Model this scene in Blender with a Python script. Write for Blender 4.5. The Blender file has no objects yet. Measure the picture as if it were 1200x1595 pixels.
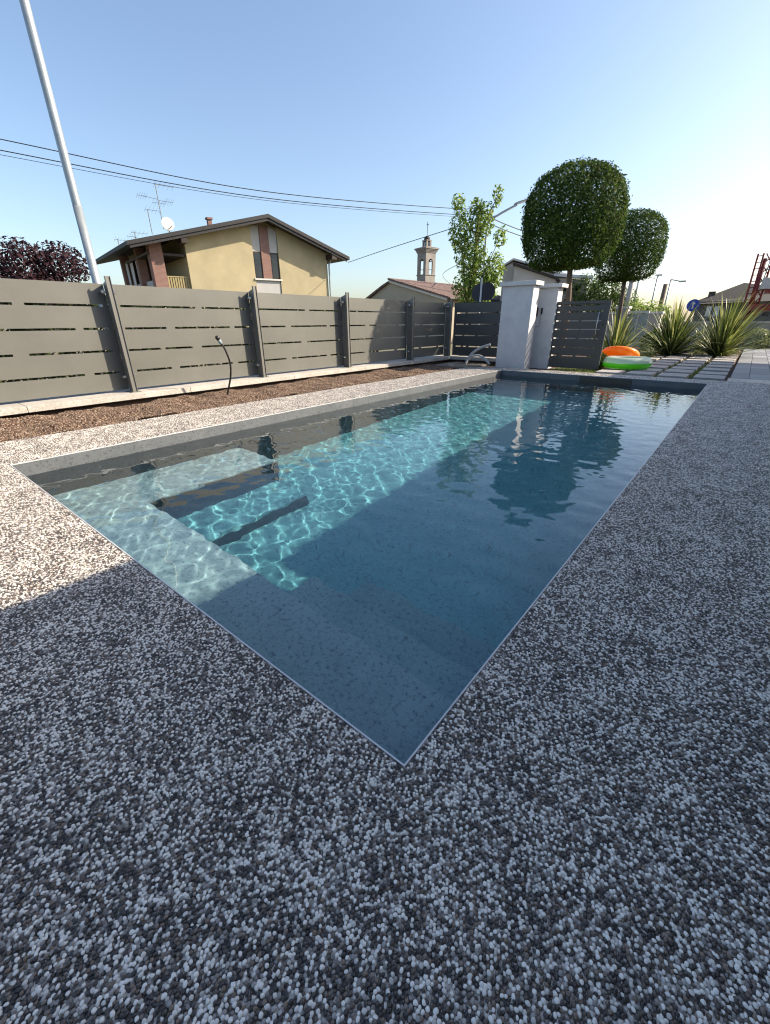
import bpy, math, random
import numpy as np
from mathutils import Vector, Matrix
rng = np.random.default_rng(7)
random.seed(7)
R = math.radians
scene = bpy.context.scene
COL = scene.collection

# ------------------------------------------------------------------ camera
PITCH, ROLL, YAW, CAMH = 0.428391, -0.005873, -0.687129, 0.9
fw = Vector((math.sin(YAW)*math.cos(PITCH), math.cos(YAW)*math.cos(PITCH), -math.sin(PITCH)))
rt = Vector((math.cos(YAW), -math.sin(YAW), 0))
up = rt.cross(fw)
r2 = rt*math.cos(ROLL)+up*math.sin(ROLL)
u2 = -rt*math.sin(ROLL)+up*math.cos(ROLL)
cd = bpy.data.cameras.new('camera'); cam = bpy.data.objects.new('camera', cd); COL.objects.link(cam)
cam.matrix_world = Matrix(((r2.x, u2.x, -fw.x, 0), (r2.y, u2.y, -fw.y, 0), (r2.z, u2.z, -fw.z, CAMH), (0, 0, 0, 1)))
cd.sensor_fit = 'VERTICAL'; cd.sensor_height = 36; cd.lens = 36*646.3/1595
cd.clip_start = 0.02; cd.clip_end = 3000
scene.camera = cam

# ------------------------------------------------------------------ light
SUN_AZ, SUN_EL = R(46), R(33)          # azimuth from +Y towards +X
w = bpy.data.worlds.new("World"); scene.world = w; w.use_nodes = True
nt = w.node_tree; nt.nodes.clear()
sky = nt.nodes.new('ShaderNodeTexSky'); sky.sky_type = 'NISHITA'; sky.sun_disc = False
sky.sun_elevation = SUN_EL; sky.sun_rotation = SUN_AZ
sky.altitude = 0; sky.air_density = 1.0; sky.dust_density = 1.9; sky.ozone_density = 1.5
bg = nt.nodes.new('ShaderNodeBackground'); bg.inputs[1].default_value = 0.10
wo = nt.nodes.new('ShaderNodeOutputWorld')
nt.links.new(sky.outputs[0], bg.inputs[0]); nt.links.new(bg.outputs[0], wo.inputs[0])
sl = bpy.data.lights.new('sun', 'SUN'); sl.energy = 3.8; sl.angle = R(0.5); sl.color = (1.0, 0.85, 0.66)
so = bpy.data.objects.new('sun', sl); COL.objects.link(so)
sdir = Vector((math.sin(SUN_AZ)*math.cos(SUN_EL), math.cos(SUN_AZ)*math.cos(SUN_EL), math.sin(SUN_EL)))
so.rotation_euler = sdir.to_track_quat('Z', 'Y').to_euler(); so.location = sdir*50
sl.cycles.is_caustics_light = True
scene.view_settings.view_transform = 'Standard'; scene.view_settings.look = 'None'
scene.view_settings.exposure = 1.3; scene.view_settings.gamma = 1
c = scene.cycles
c.max_bounces = 10; c.transparent_max_bounces = 16; c.caustics_refractive = True; c.caustics_reflective = False
c.sample_clamp_indirect = 6; c.use_denoising = True; c.blur_glossy = 0.3; c.filter_width = 1.15

# ------------------------------------------------------------------ helpers
def tag(o, label=None, cat=None, group=None, kind=None):
    if label: o['label'] = label
    if cat: o['category'] = cat
    if group: o['group'] = group
    if kind: o['kind'] = kind
    return o
def empty(name, loc=(0, 0, 0), label=None, cat=None, group=None, kind=None):
    o = bpy.data.objects.new(name, None); o.empty_display_size = .1; COL.objects.link(o); o.location = loc
    return tag(o, label, cat, group, kind)
def root_loc(o):
    v = Vector((0, 0, 0))
    while o is not None:
        v += o.location; o = o.parent
    return v
class MB:
    def __init__(s): s.v = []; s.f = []; s.n = 0
    def add(s, vs, fs):
        s.v.extend([tuple(map(float, q)) for q in vs]); s.f.extend([tuple(i+s.n for i in f) for f in fs]); s.n = len(s.v); return s
    def box(s, x0, x1, y0, y1, z0, z1, T=None):
        vs = [(x, y, z) for z in (z0, z1) for y in (y0, y1) for x in (x0, x1)]
        if T: vs = [T(*q) for q in vs]
        return s.add(vs, [(0, 2, 3, 1), (4, 5, 7, 6), (0, 1, 5, 4), (2, 6, 7, 3), (0, 4, 6, 2), (1, 3, 7, 5)])
    def prism(s, poly, a, b, axis=1, T=None):
        n = len(poly); vs = []
        for t in (a, b):
            for p, q in poly:
                vs.append({0: (t, p, q), 1: (p, t, q), 2: (p, q, t)}[axis])
        if T: vs = [T(*q) for q in vs]
        fs = [tuple(range(n)), tuple(range(2*n-1, n-1, -1))]+[(i, i+n, (i+1) % n+n, (i+1) % n) for i in range(n)]
        return s.add(vs, fs)
    def tube(s, path, rad, seg=8, caps=True):
        path = [Vector(q) for q in path]; m = len(path)
        rad = list(rad) if hasattr(rad, '__len__') else [rad]*m
        vs = []; prev = None
        for i, q in enumerate(path):
            d = (path[min(i+1, m-1)]-path[max(i-1, 0)]).normalized()
            if prev is None:
                a = Vector((0, 0, 1)) if abs(d.z) < .9 else Vector((1, 0, 0))
                e1 = d.cross(a).normalized()
            else:
                e1 = (prev-d*prev.dot(d)).normalized()
            prev = e1; e2 = d.cross(e1)
            for k in range(seg):
                t = 2*math.pi*k/seg; vs.append(q+(e1*math.cos(t)+e2*math.sin(t))*rad[i])
        fs = [(i*seg+k, i*seg+(k+1) % seg, (i+1)*seg+(k+1) % seg, (i+1)*seg+k) for i in range(m-1) for k in range(seg)]
        if caps: fs += [tuple(range(seg-1, -1, -1)), tuple((m-1)*seg+k for k in range(seg))]
        return s.add(vs, fs)
    def sphere(s, cx, cy, cz, rx, ry, rz, nu=16, nv=10, fn=None):
        vs = []
        for j in range(nv+1):
            ph = math.pi*j/nv-math.pi/2
            for i in range(nu):
                th = 2*math.pi*i/nu
                d = (math.cos(ph)*math.cos(th), math.cos(ph)*math.sin(th), math.sin(ph)); k = fn(d) if fn else 1
                vs.append((cx+rx*d[0]*k, cy+ry*d[1]*k, cz+rz*d[2]*k))
        fs = [(j*nu+i, j*nu+(i+1) % nu, (j+1)*nu+(i+1) % nu, (j+1)*nu+i) for j in range(nv) for i in range(nu)]
        return s.add(vs, fs)
    def torus(s, cx, cy, cz, Rr, r, n=48, m=20, a0=0, a1=2*math.pi, T=None):
        vs = []; full = abs(a1-a0-2*math.pi) < 1e-6; mm = m if full else m+1
        for i in range(n):
            t = 2*math.pi*i/n
            for j in range(mm):
                p = a0+(a1-a0)*j/m
                q = ((Rr+r*math.cos(p))*math.cos(t), (Rr+r*math.cos(p))*math.sin(t), r*math.sin(p))
                if T: q = T(*q)
                vs.append((cx+q[0], cy+q[1], cz+q[2]))
        fs = []
        for i in range(n):
            for j in range(m if full else m):
                j2 = (j+1) % mm
                fs.append((i*mm+j, ((i+1) % n)*mm+j, ((i+1) % n)*mm+j2, i*mm+j2))
        return s.add(vs, fs)
    def build(s, name, mat, parent=None, smooth=False, bevel=0):
        L = root_loc(parent) if parent else Vector((0, 0, 0))
        me = bpy.data.meshes.new(name)
        me.from_pydata([(x-L.x, y-L.y, z-L.z) for x, y, z in s.v], [], s.f); me.update()
        if mat: me.materials.append(mat)
        if smooth: me.polygons.foreach_set('use_smooth', [True]*len(me.polygons))
        o = bpy.data.objects.new(name, me); COL.objects.link(o)
        if parent: o.parent = parent
        if bevel:
            m = o.modifiers.new('bevel', 'BEVEL'); m.width = bevel; m.segments = 2; m.limit_method = 'ANGLE'
        return o
def npmesh(name, V, F, mat, parent=None, smooth=False):
    L = root_loc(parent) if parent else Vector((0, 0, 0))
    V = np.asarray(V, np.float32)-np.array(L, np.float32); F = np.asarray(F, np.int32)
    me = bpy.data.meshes.new(name); k = F.shape[1]
    me.vertices.add(len(V)); me.vertices.foreach_set('co', V.ravel())
    me.loops.add(F.size); me.loops.foreach_set('vertex_index', F.ravel())
    me.polygons.add(len(F)); me.polygons.foreach_set('loop_start', np.arange(0, F.size, k, dtype=np.int32))
    me.polygons.foreach_set('loop_total', np.full(len(F), k, np.int32))
    if smooth: me.polygons.foreach_set('use_smooth', np.ones(len(F), bool))
    me.update(calc_edges=True); me.validate()
    if mat: me.materials.append(mat)
    o = bpy.data.objects.new(name, me); COL.objects.link(o)
    if parent: o.parent = parent
    return o

# ------------------------------------------------------------------ materials
class NG:
    def __init__(s, name):
        s.m = bpy.data.materials.new(name); s.m.use_nodes = True; s.t = s.m.node_tree; s.t.nodes.clear()
        s.out = s.t.nodes.new('ShaderNodeOutputMaterial'); s.co = None
    def n(s, typ, **kw):
        nd = s.t.nodes.new('ShaderNode'+typ)
        for k, v in kw.items():
            if k.startswith('i_'):
                key = k[2:]; key = int(key) if key.isdigit() else key.replace('_', ' ')
                s.set(nd.inputs[key], v)
            else: setattr(nd, k, v)
        return nd
    def set(s, inp, v):
        if isinstance(v, bpy.types.NodeSocket): s.t.links.new(v, inp)
        elif hasattr(v, 'outputs'): s.t.links.new(v.outputs[0], inp)
        else:
            if hasattr(v, '__len__') and len(v) == 3 and inp.type == 'RGBA': v = (*v, 1)
            inp.default_value = v
    def coord(s):
        if s.co is None:
            g = s.n('NewGeometry'); s.co = g.outputs['Position']
        return s.co
    def noise(s, scale, detail=3, rough=.5, vec=None, out='Fac'):
        nd = s.n('TexNoise'); nd.inputs['Scale'].default_value = scale; nd.inputs['Detail'].default_value = detail
        nd.inputs['Roughness'].default_value = rough; s.set(nd.inputs['Vector'], vec if vec is not None else s.coord())
        return nd.outputs[out]
    def ramp(s, fac, stops, interp='LINEAR'):
        nd = s.n('ValToRGB'); cr = nd.color_ramp; cr.interpolation = interp
        while len(cr.elements) < len(stops): cr.elements.new(.5)
        for e, (p, c_) in zip(cr.elements, stops):
            e.position = p; e.color = (*c_, 1) if len(c_) == 3 else c_
        s.set(nd.inputs[0], fac); return nd.outputs[0]
    def mix(s, a, b, fac, mode='MIX'):
        nd = s.n('Mix', data_type='RGBA', blend_type=mode); s.set(nd.inputs[0], fac); s.set(nd.inputs[6], a); s.set(nd.inputs[7], b)
        return nd.outputs[2]
    def math(s, op, a, b=None, c_=None):
        nd = s.n('Math', operation=op); s.set(nd.inputs[0], a)
        if b is not None: s.set(nd.inputs[1], b)
        if c_ is not None: s.set(nd.inputs[2], c_)
        return nd.outputs[0]
    def scale(s, v, sx, sy, sz, rot=(0, 0, 0)):
        nd = s.n('Mapping'); s.set(nd.inputs[0], v); nd.inputs['Scale'].default_value = (sx, sy, sz); nd.inputs['Rotation'].default_value = rot
        return nd.outputs[0]
    def bump(s, h, strength, dist, nrm=None):
        nd = s.n('Bump'); nd.inputs['Strength'].default_value = strength; nd.inputs['Distance'].default_value = dist; s.set(nd.inputs['Height'], h)
        if nrm is not None: s.set(nd.inputs['Normal'], nrm)
        return nd.outputs[0]
    def bsdf(s, base, rough=.6, nrm=None, metal=0, **kw):
        p = s.n('BsdfPrincipled'); s.set(p.inputs['Base Color'], base); s.set(p.inputs['Roughness'], rough); s.set(p.inputs['Metallic'], metal)
        if nrm is not None: s.set(p.inputs['Normal'], nrm)
        for k, v in kw.items(): s.set(p.inputs[k.replace('_', ' ')], v)
        s.t.links.new(p.outputs[0], s.out.inputs[0]); return s.m
def simple(name, c1, c2=None, sc=3., rough=.6, bsc=None, bd=.002, metal=0, bs=.5, **kw):
    g = NG(name)
    c2 = c2 or tuple(x*.8 for x in c1)
    f = g.noise(sc, 5, .6)
    col = g.ramp(f, [(.3, c1), (.7, c2)])
    nrm = g.bump(g.noise(bsc, 4, .6), bs, bd) if bsc else None
    return g.bsdf(col, rough, nrm, metal, **kw)

M = {}
def pebble_palette(g, rnd, pos):
    cl = g.noise(7, 3, .6, pos)
    f = g.math('ADD', rnd, g.math('MULTIPLY', g.math('SUBTRACT', cl, .5), .75))
    return g.ramp(f, [(0, (.028, .023, .021)), (.22, (.055, .045, .040)), (.36, (.105, .082, .066)), (.44, (.21, .15, .105)), (.50, (.20, .175, .155)),
                      (.59, (.30, .28, .265)), (.67, (.60, .565, .515)), (.84, (.84, .80, .73))])
g = NG('pebble'); oi = g.n('ObjectInfo'); lc = oi.outputs['Location']
M['pebble'] = g.bsdf(pebble_palette(g, oi.outputs['Random'], lc), .35, None, 0, Coat_Weight=.3, Coat_Roughness=.2)
g = NG('pebble_deck')
vo = g.n('TexVoronoi', voronoi_dimensions='3D'); wob = g.noise(60, 2, .5, out='Color')
pv = g.mix(g.coord(), wob, .004, 'ADD') if False else g.coord()
g.set(vo.inputs['Vector'], pv); vo.inputs['Scale'].default_value = 150; vo.inputs['Randomness'].default_value = 1
sep = g.n('SeparateColor'); g.set(sep.inputs[0], vo.outputs['Color'])
pc = pebble_palette(g, sep.outputs[0], vo.outputs['Position'] if 'Position' in vo.outputs else g.coord())
dist = vo.outputs['Distance']
dk = g.ramp(dist, [(.35, (1, 1, 1)), (.75, (.45, .44, .44))])
col = g.mix(pc, dk, .9, 'MULTIPLY'); col = g.mix(col, (.62, .60, .58), 1, 'MULTIPLY')
hb = g.math('SUBTRACT', 1, dist)
M['deck'] = g.bsdf(col, .4, g.bump(hb, .35, .003), 0)
g = NG('resin_base'); M['resin'] = g.bsdf((.02, .018, .018), .5, g.bump(g.noise(300, 2), .5, .002))

def stone(name, c1, c2, fleck, rough=.55):
    g = NG(name)
    v1 = g.scale(g.coord(), 1, 1, 1)
    f = g.noise(3.5, 6, .65, v1); f2 = g.noise(40, 6, .8, v1); f3 = g.noise(90, 3, .6, v1)
    col = g.ramp(f, [(.3, c1), (.7, c2)])
    sp = g.ramp(f2, [(.36, (1, 1, 1)), (.48, (0, 0, 0))]); col = g.mix(col, fleck, g.math('MULTIPLY', sp, .8))
    sp2 = g.ramp(f3, [(.56, (0, 0, 0)), (.68, (1, 1, 1))]); col = g.mix(col, tuple(min(1, x*1.9) for x in c1), g.math('MULTIPLY', sp2, .4))
    return g.bsdf(col, rough, g.bump(f2, .4, .003))
M['tile'] = stone('pool_tile', (.36, .375, .40), (.50, .51, .53), (.06, .07, .08), .5)
M['slab_white'] = stone('white_stone', (.50, .48, .44), (.36, .34, .31), (.22, .20, .17), .75)
M['slab_grey'] = stone('grey_stone', (.40, .375, .35), (.30, .285, .275), (.26, .25, .24), .75)
M['paver'] = stone('paver', (.30, .31, .33), (.40, .41, .42), (.2, .2, .22), .6)
M['tile_tint_deep'] = stone('depth_tinted_tile_deep', (.15, .32, .36), (.21, .39, .43), (.05, .11, .13), .5)  # next two also: bluer with depth, water absorption put into tile colour
M['tile_tint_step'] = stone('depth_tinted_tile_step', (.27, .335, .365), (.37, .43, .46), (.055, .075, .085), .5)
M['tile_tint_mid'] = stone('depth_tinted_tile_mid', (.21, .29, .325), (.28, .37, .40), (.05, .07, .085), .5)
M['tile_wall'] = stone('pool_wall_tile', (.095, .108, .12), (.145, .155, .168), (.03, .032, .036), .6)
M['rim'] = simple('rim_profile', (.62, .64, .66), None, 5, .35)
M['fence'] = simple('fence_paint', (.150, .152, .136), (.118, .120, .108), 1.3, .48, 900, .0004, metal=.1, bs=.25)
M['shaded_fence_paint'] = simple('shaded_fence_paint', (.075, .076, .074), (.06, .061, .06), 1.3, .48, 900, .0004, metal=.1, bs=.25)  # fence paint copied darker, shade put into colour for gate and end panel
M['fence_dark'] = simple('post_paint', (.19, .19, .175), (.17, .17, .155), 2.5, .42, 900, .0003, metal=.2)
M['steel'] = simple('stainless', (.55, .55, .55), None, 30, .25, metal=.9)
M['galv'] = simple('galvanised', (.36, .40, .42), (.27, .31, .33), 9, .45, metal=.5)
M['earth'] = simple('earth', (.10, .052, .030), (.05, .028, .018), 14, .95, 50, .03, bs=1)
M['lapilli'] = simple('lapilli', (.36, .17, .095), (.22, .11, .065), 60, .9, 200, .004)
M['darkwall'] = simple('dark_wall', (.11, .075, .055), (.07, .05, .04), 6, .9, 30, .01)
M['plaster'] = simple('white_plaster', (.64, .64, .64), (.53, .53, .54), 5, .85, 120, .003)
M['plaster_cap'] = simple('cap_stone', (.64, .63, .61), (.56, .55, .53), 8, .8, 100, .002)
M['grass'] = simple('grass_blade', (.10, .16, .03), (.17, .22, .05), 30, .6)
M['lawn'] = simple('lawn', (.07, .10, .025), (.12, .13, .04), 12, .95, 60, .03, bs=1)
M['black'] = simple('black_plastic', (.015, .015, .016), (.02, .02, .02), 20, .35)
M['white_pl'] = simple('white_plastic', (.7, .74, .74), None, 20, .35)
M['greyhose'] = simple('grey_hose', (.48, .49, .49), (.42, .43, .43), 30, .45, 120, .002)
M['asphalt'] = simple('asphalt', (.06, .06, .06), (.05, .05, .05), 8, .9, 100, .006)
M['field'] = simple('ground', (.12, .12, .07), (.16, .14, .09), .6, .95, 5, .05)

# ------------------------------------------------------------------ ground, pool, deck
PX0, PX1, PY0, PY1 = -3.82, -0.355, 0.495, 8.45      # pool inner edges
WZ = -0.10
OX, OY = -4.66, 8.95                                 # outer edge of the deck: left and far
def frame(mb, x0, x1, y0, y1, z):                    # sheet with the pool hole
    xs = [x0, PX0, PX1, x1]; ys = [y0, PY0, PY1, y1]
    vs = [(x, y, z) for y in ys for x in xs]; fs = []
    for j in range(3):
        for i in range(3):
            if (i, j) == (1, 1): continue
            a = j*4+i; fs.append((a, a+1, a+5, a+4))
    mb.add(vs, fs)
# ground far sheet (with a hole over garden)
mb = MB(); S = 1500
xs = [-S, -6.9, 6, S]; ys = [-S, -8, 21.4, S]
mb.add([(x, y, -.16) for y in ys for x in xs], [(j*4+i, j*4+i+1, j*4+i+5, j*4+i+4) for j in range(3) for i in range(3) if (i, j) != (1, 1)])
tag(mb.build('ground', M['field']), kind='structure')
mb = MB(); frame(mb, -6.9, 6, -8, 21.4, -.04)
tag(mb.build('garden_soil', M['earth']), kind='structure')
# deck slab
mb = MB()
def ring_frame(mb, x0, x1, y0, y1, z):
    frame(mb, x0, x1, y0, y1, z)
    for a, b in (((x0, y0), (x1, y0)), ((x1, y0), (x1, y1)), ((x1, y1), (x0, y1)), ((x0, y1), (x0, y0))):
        mb.add([(a[0], a[1], z), (b[0], b[1], z), (b[0], b[1], z-.05), (a[0], a[1], z-.05)], [(0, 3, 2, 1)])
DECK_R = 4.4
ring_frame(mb, OX, DECK_R, -6, OY, 0.0)
deck = tag(mb.build('pool_deck', M['deck']), kind='structure')
mb = MB()                                            # strip where deck widens on the right up to the paving
mb.box(-.14, DECK_R, OY+.003, 9.55, -.05, -.001)
tag(mb.build('deck_path', M['deck']), kind='structure')

pool = empty('swimming_pool', (PX0, PY0, -1.32), 'sunken swimming pool lined with slate grey stone tiles', 'pool')
FZ = -1.34; LZ = -.70
mb = MB()
mb.add([(PX0, PY0, 0), (PX0, PY1, 0), (PX0, PY1, FZ), (PX0, PY0, FZ)], [(0, 1, 2, 3)])
mb.add([(PX1, PY0, 0), (PX1, PY1, 0), (PX1, PY1, FZ), (PX1, PY0, FZ)], [(3, 2, 1, 0)])
mb.add([(PX0, PY1, 0), (PX1, PY1, 0), (PX1, PY1, FZ), (PX0, PY1, FZ)], [(0, 1, 2, 3)])
mb.add([(PX0, PY0, 0), (PX1, PY0, 0), (PX1, PY0, FZ), (PX0, PY0, FZ)], [(3, 2, 1, 0)])
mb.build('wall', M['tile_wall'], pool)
mb = MB(); mb.add([(PX0, PY0, FZ), (PX1, PY0, FZ), (PX1, PY1, FZ), (PX0, PY1, FZ)], [(0, 1, 2, 3)])
parts = [mb.build('floor', M['tile_tint_deep'], pool)]
e = .002
def tread(name, poly, z, mt='tile'):                            # a riser block with its tread slab on top
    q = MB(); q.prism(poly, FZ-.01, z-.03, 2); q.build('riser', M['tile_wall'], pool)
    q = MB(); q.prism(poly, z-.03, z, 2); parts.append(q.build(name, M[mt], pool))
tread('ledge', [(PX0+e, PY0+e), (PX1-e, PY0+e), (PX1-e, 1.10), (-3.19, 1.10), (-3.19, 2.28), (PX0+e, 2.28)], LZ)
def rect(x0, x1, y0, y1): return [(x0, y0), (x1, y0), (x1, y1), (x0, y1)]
tread('bench', rect(-3.188, -2.76, 1.102, 2.25), -1.17, 'tile_tint_deep')
tread('step', rect(-1.72, PX1-e, 1.102, 1.385), -.90, 'tile_tint_step')
tread('step', rect(-1.55, PX1-e, 1.388, 1.72), -1.12, 'tile_tint_mid')
mb = MB()                                            # thin pale trim on the pool edge
t = .003; h = .002
mb.box(PX0-t, PX0+.001, PY0-t, PY1+t, -.005, h); mb.box(PX1-.001, PX1+t, PY0-t, PY1+t, -.005, h)
mb.box(PX0+.0012, PX1-.0012, PY0-t, PY0+.001, -.005, h); mb.box(PX0+.0012, PX1-.0012, PY1-.001, PY1+t, -.005, h)
mb.build('edge_trim', M['rim'], pool)
mb = MB(); mb.box(-2.27, -1.42, PY1-.012, PY1-.002, -.55, -.018)
mb.build('skimmer_opening', M['black'], pool)
for p_ in parts: p_.cycles.is_caustics_receiver = True

# water surface: real ripples
EXT = 3.2                                            # unseen extra water added under the deck so caustics resolve
X = np.concatenate([np.linspace(PX0+.001, PX1-.001, 350), np.linspace(PX1+.02, PX1+EXT, 50)])
Y = np.concatenate([np.linspace(PY0+.001, PY1-.001, 800), np.linspace(PY1+.02, PY1+EXT, 50)])
nx, ny = len(X), len(Y)
GX, GY = np.meshgrid(X, Y)
wr = np.random.default_rng(11)
def waves(n, l0, l1, crms, spread, mean):
    Z = np.zeros_like(GX)
    for i in range(n):
        lam = math.exp(wr.uniform(math.log(l0), math.log(l1))); k = 2*math.pi/lam
        th = wr.normal(mean, spread)
        Z += crms*math.sqrt(2/n)/k**2*np.sin(k*(GX*math.cos(th)+GY*math.sin(th))+wr.uniform(0, 6.3))
    return Z/.31                                     # crms: focusing strength over 1.24 m of water
H = waves(50, .055, .12, .23, 3.0, 0)+waves(30, .13, .27, .17, 3.0, 0)+waves(14, .4, 1.0, .005, R(35), R(100))
H *= 1-.35/(1+np.exp(-(GY-3.6)/.5))                  # calmer towards the far end
H *= np.clip((PX1+.1-GX)/.1, 0, 1)*np.clip((PY1+.1-GY)/.1, 0, 1)
V = np.stack([GX, GY, WZ+H], -1).reshape(-1, 3)
I = (np.arange(ny-1)[:, None]*nx+np.arange(nx-1)[None, :]).ravel()
F = np.stack([I, I+1, I+nx+1, I+nx], -1)
g = NG('water')
g.bsdf((.54, .89, .97), 0, None, 0, Transmission_Weight=1.0, IOR=1.333)
M['water'] = g.m
water = npmesh('water', V, F, M['water'], None, True)
water.cycles.is_caustics_caster = True
tag(water, kind='structure')

# ------------------------------------------------------------------ pebbles bonded in resin near the camera (real geometry)
def pebbles():
    pm = []
    for k in range(5):
        q = MB(); r_ = random.Random(k)
        ph = [r_.uniform(0, 6) for _ in range(6)]
        q.sphere(0, 0, 0, 1, r_.uniform(.66, .85), r_.uniform(.5, .62), 10, 7, lambda d: 1+.07*math.sin(3*d[0]+ph[0])+.07*math.sin(4*d[1]+ph[1])+.05*math.sin(5*d[2]+ph[2]))
        me = bpy.data.meshes.new('pebble'); me.from_pydata(q.v, [], q.f); me.polygons.foreach_set('use_smooth', [True]*len(q.f)); me.materials.append(M['pebble']); pm.append(me)
    pc = bpy.data.collections.new('pebble_kinds')
    for me in pm:
        o = bpy.data.objects.new('pebble', me); pc.objects.link(o)
    sp = .0069
    xs = np.arange(OX, 1.3, sp); ys = np.arange(-.95, OY, sp*.87)
    gx, gy = np.meshgrid(xs, ys); gx = gx+(np.arange(len(ys)) % 2)[:, None]*sp/2
    P = np.stack([gx.ravel(), gy.ravel()], -1); P += rng.uniform(-.0017, .0017, P.shape)
    keep = ~((P[:, 0] > PX0-.008) & (P[:, 0] < PX1+.009) & (P[:, 1] > PY0-.009) & (P[:, 1] < PY1+.01))
    P3 = np.concatenate([P, np.zeros((len(P), 1))], 1)-np.array([0, 0, CAMH])
    f_, r_, u_ = (np.array(v) for v in (fw, r2, u2))
    z = P3@f_; X_ = (P3@r_)/z; Y_ = (P3@u_)/z
    keep &= (z > .1) & (abs(X_) < 600/646.3*1.12) & (abs(Y_) < 797.5/646.3*1.1) & (z < 9.0)
    P = P[keep]; n = len(P)
    me = bpy.data.meshes.new('deck_pebbles'); me.vertices.add(n)
    me.vertices.foreach_set('co', np.concatenate([P, rng.uniform(-.0006, .0012, (n, 1))], 1).astype(np.float32).ravel())
    rot = np.stack([rng.normal(0, .25, n), rng.normal(0, .25, n), rng.uniform(0, 6.28, n)], -1).astype(np.float32)
    sc = rng.uniform(.0031, .0047, n).astype(np.float32)
    a = me.attributes.new('rot', 'FLOAT_VECTOR', 'POINT'); a.data.foreach_set('vector', rot.ravel())
    a = me.attributes.new('sca', 'FLOAT', 'POINT'); a.data.foreach_set('value', sc)
    a = me.attributes.new('idx', 'INT', 'POINT'); a.data.foreach_set('value', rng.integers(0, 5, n).astype(np.int32))
    o = bpy.data.objects.new('deck_pebbles', me); COL.objects.link(o)
    ng = bpy.data.node_groups.new('scatter', 'GeometryNodeTree')
    ng.interface.new_socket('Geometry', in_out='INPUT', socket_type='NodeSocketGeometry'); ng.interface.new_socket('Geometry', in_out='OUTPUT', socket_type='NodeSocketGeometry')
    gi = ng.nodes.new('NodeGroupInput'); go = ng.nodes.new('NodeGroupOutput')
    iop = ng.nodes.new('GeometryNodeInstanceOnPoints'); ci = ng.nodes.new('GeometryNodeCollectionInfo')
    ci.inputs['Collection'].default_value = pc; ci.inputs['Separate Children'].default_value = True; ci.inputs['Reset Children'].default_value = True
    def att(nm, ty):
        q = ng.nodes.new('GeometryNodeInputNamedAttribute'); q.data_type = ty; q.inputs['Name'].default_value = nm
        return [x for x in q.outputs if x.enabled and x.name == 'Attribute'][0]
    L = ng.links.new
    L(gi.outputs[0], iop.inputs['Points']); L(ci.outputs[0], iop.inputs['Instance']); iop.inputs['Pick Instance'].default_value = True
    L(att('idx', 'INT'), iop.inputs['Instance Index']); L(att('rot', 'FLOAT_VECTOR'), iop.inputs['Rotation']); L(att('sca', 'FLOAT'), iop.inputs['Scale'])
    L(iop.outputs[0], go.inputs[0])
    m = o.modifiers.new('scatter', 'NODES'); m.node_group = ng
    tag(o, kind='stuff'); print('pebbles', n, flush=True)
pebbles()

# ------------------------------------------------------------------ curb wall, fence, soil strip
mb = MB(); mb.prism([(-5.06, -8), (OX-.002, -8), (OX-.002, 8.95), (-5.06, 8.3)], -.12, -.03, 2)
# stones scattered over the planting strip
def scatter_chips(name, mat, x0, x1, y0, y1, z, n, smin, smax, kind='stuff', test=None, zf=None):
    px = rng.uniform(x0, x1, n); py = rng.uniform(y0, y1, n)
    if test is not None:
        k = test(px, py); px, py = px[k], py[k]; n = len(px)
    base = np.array([[1, 0, 0], [-.5, .8, 0], [-.6, -.7, 0], [.1, .1, .75], [0, 0, -.6]]); fc = np.array([[0, 1, 3], [1, 2, 3], [2, 0, 3], [1, 0, 4], [2, 1, 4], [0, 2, 4]])
    a = rng.uniform(0, 6.28, n); sz = rng.uniform(smin, smax, n)
    jit = base[None]*rng.uniform(.6, 1.3, (n, 5, 3))
    ca, sa = np.cos(a)[:, None], np.sin(a)[:, None]
    tl = rng.uniform(-.8, .8, (n, 1))
    bx = jit[..., 0]*ca-jit[..., 1]*sa; by = jit[..., 0]*sa+jit[..., 1]*ca; bz = jit[..., 2]+tl*jit[..., 0]
    pz = zf(px, py) if zf is not None else np.full(n, z)
    V = np.stack([px[:, None]+bx*sz[:, None], py[:, None]+by*sz[:, None], pz[:, None]+bz*sz[:, None]], -1).reshape(-1, 3)
    F = (fc[None]+5*np.arange(n)[:, None, None]).reshape(-1, 3)
    return tag(npmesh(name, V, F, mat), kind=kind)
def soilz(x, y): return -.008+.7*(.018*np.sin(x*9+y*3.1)+.014*np.sin(y*7.3+x*4)+.01*np.sin(y*19))
nx_, ny_ = 30, 300
sx = np.linspace(-5.78, OX-.003, nx_); sy = np.linspace(-1.5, 8.6, ny_); gx, gy = np.meshgrid(sx, sy)
I = (np.arange(ny_-1)[:, None]*nx_+np.arange(nx_-1)[None, :]).ravel()
tag(npmesh('planting_strip', np.stack([gx, gy, soilz(gx, gy)], -1).reshape(-1, 3), np.stack([I, I+1, I+nx_+1, I+nx_], -1), M['earth'], None, True), kind='structure')
g = NG('lapilli2'); gm = g.n('NewGeometry')
M['chips'] = g.bsdf(g.ramp(gm.outputs['Random Per Island'], [(0, (.045, .029, .021)), (.4, (.12, .074, .050)), (.75, (.22, .145, .10)), (1, (.36, .29, .22))]), .9)
scatter_chips('lapilli_gravel', M['chips'], -5.76, OX-.015, .3, 8.35, -.03, 70000, .007, .016, zf=lambda x, y: soilz(x, y)+.006)
# the deck returns in the far left corner beyond the planting strip
mb = MB(); mb.box(-5.62, OX-.001, 8.5, 9.9, -.05, -.002); tag(mb.build('corner_paving', M['deck']), kind='structure')

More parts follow.
